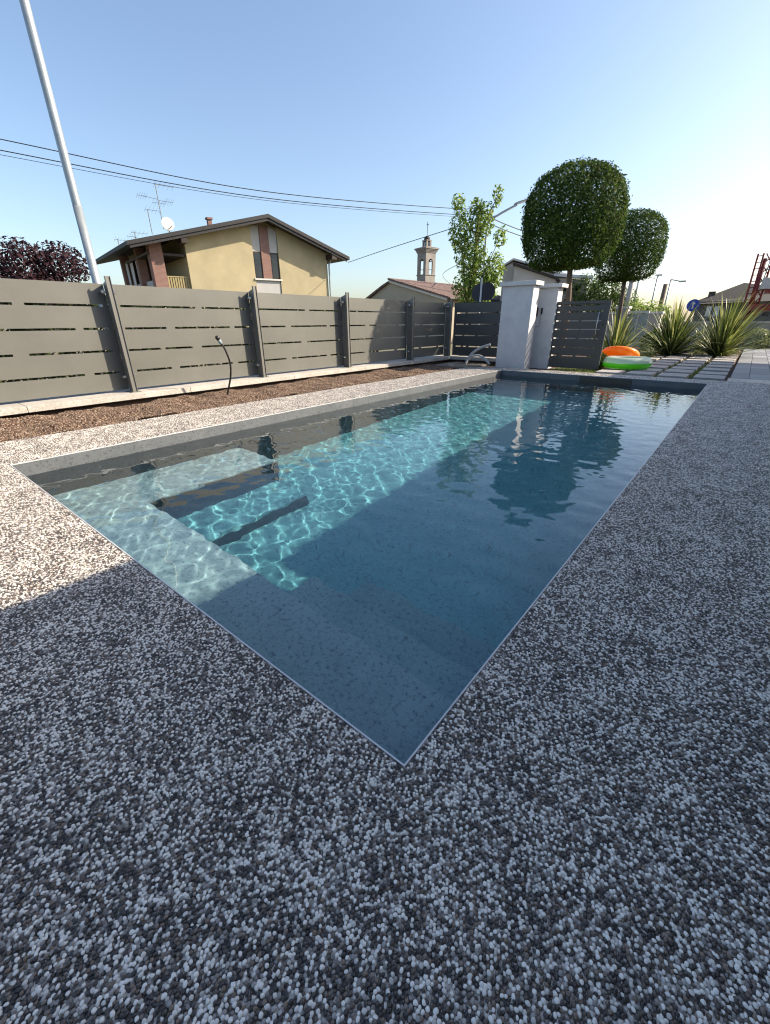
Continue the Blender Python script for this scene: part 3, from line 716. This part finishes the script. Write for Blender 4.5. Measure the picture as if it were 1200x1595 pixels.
looseTree('broadleaf_tree', (-6.25, 11.0, -.16), [(-6.05, 11.2, 1.75, .62, .5, .5), (-6.2, 11.15, 2.45, .42, .42, .5), (-6.45, 11.0, 3.05, .33, .33, .5), (-5.98, 11.25, 3.2, .27, .3, .45), (-5.72, 11.4, 3.72, .13, .16, .22), (-6.58, 11.0, 3.62, .17, .18, .22), (-5.62, 11.35, 2.1, .30, .33, .42), (-5.58, 11.45, 2.85, .18, .2, .25), (-6.15, 11.15, 3.5, .2, .2, .2)],
          4600, .095, M['leaf_light'], 'slender loose tree with light green leaves behind the fence corner', 'tree', .045)
looseTree('plum_tree', (-20.3, 4.7, -.16), [(-20.2, 4.9, 2.75, .95, .95, .85), (-19.9, 6.0, 2.85, .9, .9, .72), (-20.8, 3.6, 2.7, .95, .95, .8), (-20.0, 5.2, 1.7, 1.6, 1.9, .8), (-21.3, 2.6, 2.3, .9, .9, .7)],
          10000, .15, M['leaf_red'], 'dark purple leaved plum tree at the left edge beyond the fence', 'tree', .10)
looseTree('dense_tree', (-7.2, 25.6, -.16), [(-7.4, 25.4, 2.3, 1.0, .9, .85), (-6.4, 25.8, 2.35, .9, .9, .8), (-6.9, 25.4, 1.4, 1.6, 1, .9), (-5.7, 25.9, 1.6, .9, .8, .9)],
          6500, .14, M['leaf_mid'], 'dense mid green tree behind the two clipped trees', 'tree', .12)
looseTree('leafy_bush', (-3.9, 22.6, -.16), [(-4.3, 22.6, 1.2, .6, .6, .65), (-3.6, 22.6, 1.1, .7, .6, .6), (-3.0, 22.6, .9, .6, .6, .5), (-4.0, 22.6, .6, 1.1, .6, .6)],
          4200, .12, M['leaf_light'], 'bright green leafy bush behind the slatted gate', 'bush', .06)
hd = empty('hedge', (-8.1, 3, -.16), 'dark evergreen hedge glimpsed through the slots of the grey fence', 'hedge')
n = 22000; P_ = np.stack([rng.uniform(-8.5, -7.7, n), rng.uniform(-5, 9.2, n), rng.uniform(-.1, 1.30, n)+.0], -1); P_[:, 2] += .08*np.sin(P_[:, 1]*3)
leafcloud('foliage', P_, rng.normal(0, 1, (n, 3)), .13, leafmat('hedge_leaf', [(.2, (.010, .018, .006)), (.5, (.018, .03, .009)), (.8, (.035, .05, .015))], .1, .8), hd)

# ------------------------------------------------------------------ pole, lamps, wires
mb = MB(); mb.tube([(-6.72, 2.37, -.16), (-6.72, 2.37, 2.2)], [.05, .048], 20); mb.tube([(-6.72, 2.37, 2.2), (-6.72, 2.37, 6.6)], [.0478, .040], 20, False)
tag(mb.build('metal_pole', M['galv'], None, True), 'tall galvanised steel pole rising right behind the fence at the left', 'pole')
sl_ = empty('street_lamp', (-13.85, 26.6, -.16), 'street lamp whose curved arm sticks out to the right of the slender tree', 'street lamp')
mb = MB(); mb.tube(smooth([(-13.85, 26.6, -.16), (-13.85, 26.6, 3), (-13.85, 26.6, 6.1), (-13.4, 26.85, 6.55), (-12.45, 27.3, 7.02)]), .06, 10); mb.build('pole', M['galv'], sl_, True)
mb = MB(); mb.sphere(0, 0, 0, .42, .14, .07, 14, 8); q = mb; 
q.v = [( -12.25+x*math.cos(.45)-y*math.sin(.45), 27.4+x*math.sin(.45)+y*math.cos(.45), 7.14+z+x*.22) for x, y, z in q.v]; q.build('lamp_head', M['galv'], sl_, True)
up_ = empty('utility_pole', (-12.45, 22.9, -.16), 'utility pole hidden by the slender tree where the overhead cables meet', 'pole')
mb = MB(); mb.tube([(-12.45, 22.9, -.16), (-12.45, 22.9, 6.3)], [.13, .09], 12); mb.build('shaft', M['bark'], up_, True)
def wire(pts, r, label, grp='overhead cables across the sky'):
    mb = MB(); mb.tube(smooth(pts, 10), r, 6); tag(mb.build('overhead_cable', M['black'], None, True), label, 'cable', grp)
for zz, lb, r in (((6.5, 6.2, 5.8, 6.2), 'topmost overhead cable running from the left edge to the slender tree', .022), ((6.2, 5.91, 5.58, 5.95), 'middle overhead cable running from the left edge to the slender tree', .022), ((6.08, 5.79, 5.5, 5.86), 'lowest thin overhead cable running from the left edge to the slender tree', .012)):
    wire([(-23.1, -3.2, zz[0]+.3), (-19.9, 5.3, zz[1]), (-17.1, 12.8, zz[2]), (-13.6, 22.2, zz[3]), (-12.45, 22.9, zz[3]+.05)], r*.65, lb)
wire([(-24.0, 25.2, 4.85), (-18.6, 23.6, 5.12), (-12.45, 22.9, 5.66)], .018, 'cable from the corner of the yellow house up to the slender tree')
for k, (z0_, lb) in enumerate(((6.0, 'upper cable running down to the right behind the large clipped tree'), (5.72, 'lower cable running down to the right behind the large clipped tree'))):
    wire([(-12.45, 22.9, z0_+.1), (-12.3, 28.95, z0_-.15), (-9.4, 57.2, 5.2-.3*k)], .024, lb)
wire([(-34.5, 57, 5.6), (-24, 38, 4.95), (-12.45, 22.9, 4.1)], .02, 'cable sloping past the bell tower into the slender tree')
def post_thing(name, label, cat, x, y, z, r, mat, head=None):
    t = empty(name, (x, y, -.16), label, cat)
    mb = MB(); mb.tube([(x, y, -.16), (x, y, z)], [r, r*.8], 10); mb.build('pole', mat, t, True)
    if head:
        mb = MB(); mb.tube([(x, y, z-.02), (x+head[0], y, z+head[1])], r*.6, 6)
        mb.box(x+head[0]-.3, x+head[0]+.3, y-.12, y+.12, z+head[1]-.05, z+head[1]+.09); mb.build('lamp_head', M['galv'], t)
post_thing('concrete_pole', 'thick concrete pole rising behind the right hand clipped tree', 'pole', -4.95, 24.0, 3.6, .12, M['slab_grey'])
post_thing('metal_pole', 'thin metal pole just right of the thick concrete one', 'pole', -5.85, 30, 5.2, .05, M['galv'])
post_thing('street_lamp', 'far street lamp left of the dark post above the bushes', 'street lamp', -9.8, 59.5, 5.35, .09, M['galv'], (0.1, .1))
post_thing('wooden_post', 'thick dark post leaning above the green bushes', 'pole', -4.47, 30, 2.75, .13, M['bark'])
post_thing('street_lamp', 'far street lamp with a side arm to the right of the dark post', 'street lamp', -7.75, 54.5, 4.65, .08, M['galv'], (1.0, -.25))
sg2 = empty('road_sign', (-5.36, 10.3, -.16), 'pair of round road signs seen from behind next to the slender tree', 'road sign')
mb = MB(); mb.tube([(-5.37, 10.25, -.16), (-5.37, 10.25, 1.86)], .022, 10); mb.build('post', M['plaster_cap'], sg2, True)
M['sign_back'] = simple('sign_back', (.03, .035, .05), None, 3, .6)
def disc(cx, cy, cz, r, nrm, th=.01, seg=32):
    n_ = Vector(nrm).normalized(); e1 = n_.cross(Vector((0, 0, 1))).normalized(); e2 = e1.cross(n_); mb = MB()
    vs = [Vector((cx, cy, cz))+(e1*math.cos(t)+e2*math.sin(t))*r+n_*s_ for s_ in (0, th) for t in [2*math.pi*i/seg for i in range(seg)]]
    return mb.add(vs, [tuple(range(seg)), tuple(range(2*seg-1, seg-1, -1))]+[(i, i+seg, (i+1) % seg+seg, (i+1) % seg) for i in range(seg)])
disc(-5.45, 10.35, 1.55, .20, (.2, -1, 0)).build('sign_plate', M['sign_back'], sg2); disc(-5.27, 10.36, 1.57, .20, (.75, -.8, 0)).build('sign_plate', M['sign_back'], sg2)
M['blue'] = simple('sign_blue', (.01, .05, .42), None, 3, .4)
bs_ = empty('road_sign', (-2.55, 25.8, -.16), 'round blue road sign with a white arrow above the flax plants', 'road sign')
mb = MB(); mb.tube([(-2.52, 25.85, -.16), (-2.52, 25.85, 1.8)], .03, 8); mb.build('post', M['galv'], bs_)
disc(-2.52, 25.8, 1.55, .26, (.1, -1, 0), .015).build('sign_plate', M['blue'], bs_)
mb = MB(); mb.add([(-2.56, 25.765, 1.40), (-2.50, 25.765, 1.40), (-2.50, 25.765, 1.60), (-2.44, 25.765, 1.60), (-2.53, 25.765, 1.72), (-2.62, 25.765, 1.60), (-2.56, 25.765, 1.60)], [(0, 1, 2, 6), (3, 4, 5)]); mb.build('arrow', M['frame_w'], bs_)

# ------------------------------------------------------------------ yellow house
M['yellow'] = simple('yellow_render', (.43, .37, .235), (.34, .30, .19), .9, .9, 60, .004)
M['dark_roof'] = simple('dark_roof', (.028, .028, .032), (.02, .02, .022), 6, .7, 20, .02)
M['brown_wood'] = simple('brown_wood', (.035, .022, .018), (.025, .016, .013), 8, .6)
g = NG('brick'); br = g.n('TexBrick'); cmb = g.scale(g.coord(), 1, 1, 1)
sx_ = g.n('SeparateXYZ'); g.set(sx_.inputs[0], g.coord()); cx_ = g.n('CombineXYZ'); g.set(cx_.inputs[0], g.math('ADD', sx_.outputs[0], sx_.outputs[1])); g.set(cx_.inputs[1], sx_.outputs[2])
g.set(br.inputs[0], cx_); br.inputs['Scale'].default_value = 4; br.inputs['Color1'].default_value = (.24, .105, .08, 1); br.inputs['Color2'].default_value = (.17, .08, .065, 1); br.inputs['Mortar'].default_value = (.26, .22, .20, 1); br.inputs['Mortar Size'].default_value = .03
M['brick'] = g.bsdf(br.outputs[0], .9)
M['panel_grey'] = simple('grey_panel', (.42, .42, .42), (.38, .38, .38), 3, .8)
M['dark_void'] = simple('dark_interior', (.03, .026, .024), None, 3, .8)
yh = empty('yellow_house', (-27, 19, -.16), 'yellow rendered house with a dark gabled roof and a recessed corner balcony', 'house')
def TH(u, w_, z): return (-28+.302*u-.985*w_, 12.35+.953*u+.17*w_, z)
UR, ZR, ZE = 7.83, 7.17, 5.2
def roofz(u): return ZE+(ZR-ZE)*(u/UR if u < UR else (13.58-u)/(13.58-UR))
# body: wall with gable top, from u=2.79 to 12.32
mb = MB()
ub = [2.85, 6.98, 8.72, 12.33]
def gablepoly(a, b, z0, off=-.22):
    pts = [(a, z0), (b, z0), (b, roofz(b)+off)]
    if a < UR < b: pts.append((UR, ZR+off))
    pts.append((a, roofz(a)+off)); return pts
mb.prism([(a, z) for a, z in gablepoly(ub[0], ub[1], -.2)], .9, 11, 1, TH)
mb.prism(gablepoly(ub[2], ub[3], -.2), .9, 11, 1, TH)
mb.prism(gablepoly(ub[1], ub[2], -.2), 1.05, 11, 1, TH)
mb.prism([(-.2+.9, -.2), (2.85, -.2), (2.85, 2.75), (.7, 2.75)], .9, 11, 1, TH)        # lower storey under the balcony
mb.prism(gablepoly(1.7, 2.85, 2.75), 6.5, 11, 1, TH)
mb.build('wall', M['yellow'], yh)
mb = MB(); th = .20
for a, b in ((-.45, UR), (UR, 13.58)):
    mb.prism([(a, roofz(a) if a > 0 else ZE+a*.25), (b, roofz(b)), (b, roofz(b)-th), (a, (roofz(a) if a > 0 else ZE+a*.25)-th)], 0, 12, 1, TH)
rf_ = mb.build('roof', M['dark_roof'], yh)
mb = MB()
for a, b in ((-.3, UR), (UR, 13.4)):
    za, zb = (roofz(a) if a > 0 else ZE+a*.25), roofz(b)
    mb.prism([(a, za-th-.002), (b, zb-th-.002), (b, zb-th-.16), (a, za-th-.16)], .06, .16, 1, TH)
mb.build('barge_board', M['dark_roof'], rf_)
mb = MB(); mb.box(5.6, 5.85, 4.0, 4.25, 6.0, 7.25, TH); mb.box(5.54, 5.91, 3.94, 4.31, 7.25, 7.36, TH); mb.build('chimney', M['brick'], rf_)
for u in (2.6, 12.4):
    mb = MB(); mb.box(u-.15, u+.2, .1, .9, roofz(u)-.62, roofz(u)-.3, TH); mb.build('beam_end', M['brown_wood'], yh)
mb = MB(); mb.box(7.55, 8.15, .93, 1.06, 3.62, 6.62, TH); mb.build('brick_pier', M['brick'], yh)
for a, b, sd in ((6.99, 7.54, 0), (8.16, 8.71, 1)):
    mb = MB(); mb.prism([(a, 5.2), (b, 5.2), (b, roofz(b)-.4), (a, roofz(a)-.4)], .98, 1.04, 1, TH); mb.build('panel', M['panel_grey'], yh)
    mb = MB(); mb.box(a, b, .99, 1.045, 3.66, 5.17, TH); f_ = mb.build('window', M['brown_wood'], yh)
    mb = MB(); mb.box(a+.07, b-.07, .975, .989, 3.72, 5.1, TH); mb.build('pane', M['glass'], f_)
mb = MB(); mb.box(6.9, 8.8, .82, 1.04, 3.55, 3.64, TH); mb.build('window_sill', M['plaster_cap'], yh)
mb = MB(); mb.box(7.0, 8.7, .96, 1.04, 1.6, 3.54, TH); mb.build('panel', M['panel_grey'], yh)
mb = MB(); mb.tube([TH(12.55, .82, 5.0), TH(12.42, .82, 4.7), TH(12.42, .82, -.1)], .06, 8); mb.build('downpipe', M['galv'], yh)
# corner balcony: piers, railing, curtains
mb = MB(); mb.box(.85, 1.55, .95, 1.55, 2.75, roofz(1.2)-.2, TH); mb.build('brick_pier', M['brick'], yh)
mb = MB(); mb.box(.75, 1.25, 3.6, 4.1, 2.75, roofz(1.0)-.2, TH); mb.build('brick_pier', M['brick'], yh)
mb = MB(); mb.box(.75, 1.25, 7.8, 8.3, 2.75, roofz(1.0)-.2, TH); mb.build('brick_pier', M['brick'], yh)
mb = MB()
for k in range(9): mb.box(1.6+.14*k, 1.69+.14*k, 1.1, 1.14, 2.8, 3.5, TH)
mb.box(1.56, 2.84, 1.08, 1.16, 3.5, 3.56, TH); mb.box(1.56, 2.84, 1.085, 1.155, 2.78, 2.84, TH); mb.build('railing', simple('mustard_rail', (.36, .30, .15), None, 5, .7), yh)
mb = MB(); mb.box(1.0, 1.08, 1.6, 3.58, 2.76, 3.35, TH); mb.box(1.0, 1.08, 4.15, 7.75, 2.76, 3.35, TH); mb.build('parapet', M['panel_grey'], yh)
mb = MB(); mb.box(.7, 2.848, 1.0, 6.49, 4.62, 4.74, TH); mb.build('sun_block_ceiling', M['brown_wood'], yh)  # ceiling added to stop the sun reaching the back of the balcony
mb = MB(); mb.box(1.0, 2.04, 6.3, 6.42, 2.75, 4.61, TH); mb.build('shade_panel', M['brown_wood'], yh)  # dark panel put in for the shade at the balcony's back wall
mb = MB(); mb.box(2.05, 2.6, 6.42, 6.49, 2.8, 4.7, TH); mb.build('door', simple('rust_door', (.22, .07, .03), None, 5, .6), yh)
for k, (w0, w1) in enumerate(((4.3, 4.85), (5.6, 6.4), (7.0, 7.6))):
    V = []; F = []
    for i in range(17):
        t = i/16
        for j in range(7):
            s_ = j/6; wd = (w0+w1)/2+(t-.5)*(w1-w0)*(1-.45*s_)
            V.append(TH(.92+.05*math.sin(t*22), wd, 4.75-1.55*s_))
    F = [(i*7+j, i*7+j+1, (i+1)*7+j+1, (i+1)*7+j) for i in range(16) for j in range(6)]
    npmesh('curtain', V, F, M['frame_w'], yh, True)
M['aerial'] = simple('aerial_metal', (.16, .17, .18), None, 5, .5)
def aerial(x, y, z0, z1, label, bars, dish=None):
    t = empty('roof_aerial', (x, y, z0), label, 'aerial', 'television aerials on the roofs')
    mb = MB(); mb.tube([(x, y, z0), (x, y, z1)], .025, 6); mb.build('mast', M['aerial'], t)
    for (dz, l, off) in bars:
        mb = MB()
        mb.tube([(x+off[0]-.1*l, y+off[1]-.95*l/2, z1-dz), (x+off[0]+.1*l, y+off[1]+.95*l/2, z1-dz)], .011, 5)
        for k in range(5):
            yy = y+off[1]-.95*l/2+.95*l*k/4; mb.tube([(x-.22, yy, z1-dz-.12), (x+.22, yy, z1-dz+.12)], .005, 4)
        mb.tube([(x, y, z1-dz-.02), (x+off[0], y+off[1], z1-dz)], .012, 4)
        mb.build('antenna', M['aerial'], t)
aerial(-28.6, 14.4, 6.0, 8.15, 'tallest television aerial on the yellow house roof, above the white dish', [(0, 1.1, (0, .5)), (.7, .5, (0, -.9)), (.75, .5, (0, .6)), (.9, .7, (0, 0))])
aerial(-29.6, 14.15, 5.8, 7.05, 'shorter television aerial just left of the tall one', [(0, .9, (0, .3))])
aerial(-34.0, 13.9, 4.9, 6.0, 'small television aerial at the far left of the yellow house roof', [(.05, .8, (0, .2))])
aerial(-32.5, 14.4, 5.2, 6.35, 'small television aerial between the left end of the roof and the dish', [(.1, 1.0, (0, .3)), (.35, .6, (0, -.2))])
dt = empty('satellite_dish', (-28.2, 14.5, 5.8), 'white round satellite dish on the left slope of the dark roof', 'satellite dish')
mb = disc(-28.1, 14.45, 6.18, .34, (1, -.35, .15), .05, 24); mb.build('dish', M['plaster_cap'], dt); mb = MB(); mb.tube([(-28.2, 14.5, 5.6), (-28.15, 14.5, 6.1)], .04, 8); mb.tube([(-28.1, 14.45, 5.95), (-27.7, 14.5, 6.05)], .02, 6); mb.build('mount', M['galv'], dt)

# ------------------------------------------------------------------ low house with a tiled roof
g = NG('pantiles'); wv = g.n('TexWave', wave_type='BANDS', bands_direction='Y'); g.set(wv.inputs[0], g.coord()); wv.inputs['Scale'].default_value = 1.6; wv.inputs['Distortion'].default_value = .3
nz = g.noise(7, 4, .7); tcol = g.ramp(nz, [(.3, (.08, .052, .045)), (.5, (.15, .095, .08)), (.7, (.24, .17, .14))])
M['pantile'] = g.bsdf(tcol, .9, g.bump(wv.outputs['Fac'], .8, .05))
M['beige'] = simple('beige_render', (.42, .37, .28), (.37, .32, .25), 1.5, .9, 60, .003)
lh = empty('low_house', (-15, 21, -.16), 'low beige house with a red brown tiled roof below the bell tower', 'house')
def TL(a, b, z): return (-16.3+a+.08*b, 20.2-.08*a+b, z)
A0, A1, ZAp, ZR1, ZL1 = -1.9, 4.15, 3.12, 2.05, 2.2
mb = MB(); mb.prism([(A0+.15, -.2), (A1-.25, -.2), (A1-.25, ZR1-.03), (0, ZAp-.16), (A0+.15, ZL1-.08)], .25, 7, 1, TL); mb.build('wall', M['beige'], lh)
mb = MB(); mb.prism([(0, ZAp), (A1, ZR1), (A1, ZR1-.09), (0, ZAp-.09)], 0, 7.2, 1, TL); mb.prism([(-.55, ZAp-.32), (-.002, ZAp-.12), (-.002, ZAp-.2), (A0, ZL1-.1), (A0, ZL1)], .1, 7.2, 1, TL); lr = mb.build('roof', M['pantile'], lh)
mb = MB(); mb.prism([(0, ZAp-.095), (A1-.15, ZR1-.055), (A1-.15, ZR1-.17), (0, ZAp-.21)], .08, .22, 1, TL); mb.build('verge', M['plaster_cap'], lr)
mb = MB(); mb.tube([TL(A1+.05, 0, ZR1-.08), TL(A1+.05, 7, ZR1-.08)], .06, 8); mb.tube([TL(A1+.03, .1, ZR1-.1), TL(A1-.2, .2, ZR1-.35), TL(A1-.2, .2, -.1)], .04, 8); mb.build('gutter', M['brown_wood'], lr)
aerial(-14.0, 24.5, 2.5, 4.75, 'thin aerial with a long bar on the low house in front of the bell tower', [(0, 1.3, (.3, .2)), (.25, .3, (0, 0))])

# ------------------------------------------------------------------ bell tower
M['tower'] = simple('tower_stone', (.29, .275, .255), (.19, .175, .165), 1.2, .9, 8, .03)
bt = empty('bell_tower', (-39.4, 57.8, -.16), 'brick bell tower with open arches, a lantern and a thin cross far away', 'bell tower')
ca, sa = math.cos(.72+.6), math.sin(.72+.6); 
def TT(a, b, z): return (-39.4+a*ca-b*sa, 57.8+a*sa+b*ca, z)
hw = .93
mb = MB(); mb.box(-hw, hw, -hw, hw, -.2, 7.1, TT)
mb.build('shaft', M['tower'], bt)
mb = MB()
ow, zs, zb = .40, 8.75, 7.2
arc = [(ow*math.cos(t), zs+ow*math.sin(t)) for t in [math.pi*i/10 for i in range(11)]]
poly = [(-hw, zb), (-ow, zb)]+arc[::-1]+[(ow, zb), (hw, zb), (hw, 9.9), (-hw, 9.9)]
mb.prism(poly, -hw, -hw+.22, 1, TT); mb.prism(poly, hw-.22, hw, 1, TT)
poly2 = [(-hw+.221, zb), (-ow, zb)]+arc[::-1]+[(ow, zb), (hw-.221, zb), (hw-.221, 9.9), (-hw+.221, 9.9)]
mb.prism(poly2, -hw+.001, -hw+.221, 0, TT); mb.prism(poly2, hw-.221, hw-.001, 0, TT)
mb.build('belfry', M['tower'], bt)
mb = MB(); mb.box(-1.02, 1.02, -1.02, 1.02, 7.1, 7.2, TT); mb.build('string_course', M['tower'], bt)
mb = MB()
for k, (h1, a1) in enumerate(((9.9, 1.0), (10.05, 1.08), (10.2, 1.17), (10.35, 1.27))): mb.box(-a1, a1, -a1, a1, h1+.001, h1+.15, TT)
mb.add([TT(-1.3, -1.3, 10.501), TT(1.3, -1.3, 10.501), TT(1.3, 1.3, 10.501), TT(-1.3, 1.3, 10.501), TT(0, 0, 10.85)], [(0, 1, 4), (1, 2, 4), (2, 3, 4), (3, 0, 4), (3, 2, 1, 0)])
mb.build('cornice', M['tower'], bt)
mb = MB()
for sx_, sy_ in ((-1, -1), (1, -1), (1, 1), (-1, 1)): mb.box(sx_*.34-.12, sx_*.34+.12, sy_*.34-.12, sy_*.34+.12, 10.6, 11.4, TT)
mb.box(-.5, .5, -.5, .5, 11.4, 11.5, TT); mb.box(-.2, .2, -.2, .2, 10.6, 11.4, TT); mb.build('lantern', M['tower'], bt)
mb = MB(); mb.sphere(-39.4, 57.8, 11.62, .45, .45, .42, 14, 8); mb.build('dome', M['dark_roof'], bt, True)
mb = MB(); mb.tube([(-39.4, 57.8, 12.0), (-39.4, 57.8, 13.7)], .035, 6); mb.box(-39.55, -39.15, 57.78, 57.82, 13.3, 13.37); mb.build('cross', M['dark_roof'], bt)
mb = MB(); mb.tube([(-39.4, 57.8, 8.9), (-39.4, 57.8, 8.6), (-39.4, 57.8, 8.1)], [.08, .25, .36], 12); mb.box(-1.0, 1.0, -.05, .05, 8.9, 9.0, TT); mb.build('bell', M['black'], bt)
mb = MB(); mb.box(-.85, .85, -.02, .02, 7.75, 7.82, lambda a, b, z: TT(a, b-.9, z)); mb.box(-.85, .85, -.02, .02, 7.75, 7.82, lambda a, b, z: TT(b-.9, a, z)); mb.build('railing', M['dark_roof'], bt)

# ------------------------------------------------------------------ pale house behind the gate pillars
ph = empty('pale_house', (-9.7, 25.2, -.16), 'pale rendered house with stepped sloping roofs behind the gate pillars', 'house')
def TP(u, w_, z): return (-.358*27+.934*u-.358*w_, .934*27+.358*u+.934*w_, z)
M['pale'] = simple('pale_render', (.52, .48, .43), (.46, .42, .38), 1.5, .9, 60, .003)
mb = MB(); mb.prism([(-2.05, -.2), (1.25, -.2), (1.25, 3.02), (-1.55, 3.86), (-2.05, 3.6)], 0, 7, 1, TP); mb.prism([(-1.4, -.2), (.72, -.2), (.72, 2.85), (-1.4, 3.55)], -1.2, -.002, 1, TP); mb.prism([(.75, -.2), (2.3, -.2), (2.3, 2.85), (.75, 3.0)], -.5, -.003, 1, TP); mb.build('wall', M['pale'], ph)
mb = MB(); mb.prism([(-2.2, 3.58), (-1.55, 3.93), (1.45, 3.05), (1.45, 3.13), (-1.55, 4.02), (-2.2, 3.67)], -.2, 7, 1, TP); mb.prism([(.6, 3.05), (2.5, 2.87), (2.5, 3.0), (.6, 3.18)], -.75, -.21, 1, TP); pr_ = mb.build('roof', M['plaster_cap'], ph)
mb = MB(); mb.prism([(-1.5, 3.6), (.85, 2.82), (.85, 2.93), (-1.5, 3.71)], -1.4, -.21, 1, TP); mb.build('lean_to_roof', M['brown_wood'], ph)
mb = MB(); mb.tube([TP(.92, -1.3, 2.85), TP(.80, -1.25, 2.65), TP(.80, -1.25, 0)], .05, 8); mb.build('downpipe', M['brown_wood'], ph)
for u in (1.05, 1.75):
    mb = MB(); mb.box(u, u+.25, -.54, -.49, 2.35, 2.62, TP); mb.build('window', M['glass'], ph)

# ------------------------------------------------------------------ far brown house and the red lift
fh = empty('brown_house', (-1.5, 60, -.16), 'wide grey brown house with a hipped roof far beyond the flax plants', 'house')
M['brown_far'] = simple('brown_render', (.13, .115, .105), (.10, .09, .085), .6, .9)
M['roof_far'] = simple('brown_roof', (.055, .05, .048), (.042, .04, .038), .8, .9)
mb = MB(); mb.box(-5.6, 6, 60, 70, -.2, 2.75); mb.build('wall', M['brown_far'], fh)
mb = MB(); V = [(-6.4, 59.4, 2.5), (7, 59.4, 2.75), (7, 71, 2.75), (-6.4, 71, 2.5), (-2.2, 64, 4.6), (2.5, 64, 3.7)]
mb.add(V, [(0, 1, 5, 4), (1, 2, 5), (2, 3, 4, 5), (3, 0, 4), (3, 2, 1, 0)]); rr_ = mb.build('roof', M['roof_far'], fh)
mb = MB(); mb.box(-4.9, -4.3, 61.4, 61.9, 3.0, 3.75); mb.build('chimney', M['roof_far'], rr_)
for x in (-4.6, -3.9, -1.8, .2):
    mb = MB(); mb.box(x, x+.45, 59.94, 60.05, 1.3, 2.3); wn = mb.build('window', M['frame_w'] if x < -3 else M['glass'], fh)
lf = empty('red_lift', (0.6, 24, -.16), 'parked red lifting machine with a grey body and a ladder mast at the right edge', 'lift')
M['red'] = simple('red_paint', (.20, .016, .014), (.12, .012, .012), 3, .5)
mb = MB(); yy = 24.0
for dx in (0, .17): mb.tube([(-.60+dx, yy, .9), (-.66+dx, yy, 3.28)], .036, 8)
for k in range(6): mb.tube([(-.42, yy+.1, 1.0+.38*k), (-.16, yy+.1, 1.38+.38*k)], .022, 6); mb.tube([(-.16, yy+.1, 1.0+.38*k), (-.42, yy+.1, 1.38+.38*k)], .022, 6)
mb.tube([(-.16, yy+.1, .9), (-.18, yy+.1, 3.28)], .036, 8)
for k in range(11): mb.tube([(-.60-.0025*k*2.4, yy, 1.0+.22*k), (-.43-.0025*k*2.4, yy, 1.0+.22*k)], .016, 6)
mb.tube([(-.36, yy, .9), (-.40, yy, 3.1)], .06, 8); mb.build('mast', M['red'], lf, True)
mb = MB(); mb.box(-.28, 2.6, yy-.2, yy+1.3, 2.02, 2.42); mb.build('body', M['panel_grey'], lf, bevel=.02)
mb = MB()
for x in (-.25, .35, 1.0, 1.8): mb.tube([(x, yy-.15, 2.42), (x+.02, yy-.15, 3.35)], .02, 6)
for z in (2.7, 3.0, 3.34): mb.tube([(-.25, yy-.15, z), (1.85, yy-.15, z+.05)], .02, 6)
mb.box(-.1, 1.8, yy-.13, yy-.1, 2.62, 2.74); mb.build('railing', M['galv'], lf, True)
mb = MB(); mb.box(-.5, 2.6, yy, yy+1.0, .55, .8); mb.tube([(-.55, yy-.1, .95), (1.0, yy-.1, 1.95)], .07, 8); mb.tube([(.0, yy+.2, 2.0), (1.6, yy+.2, .8)], .06, 8); mb.box(-.5, .5, yy-.1, yy+.9, 1.25, 1.5); mb.box(-.1, 2.5, yy-.1, yy+1.1, 1.9, 2.015); mb.build('chassis', M['red'], lf)
for x in (-.05, 1.9):
    mb = MB(); mb.tube([(x, yy-.05, .25), (x, yy+.2, .25)], .4, 20); mb.build('wheel', M['black'], lf)
pebbles_done = True
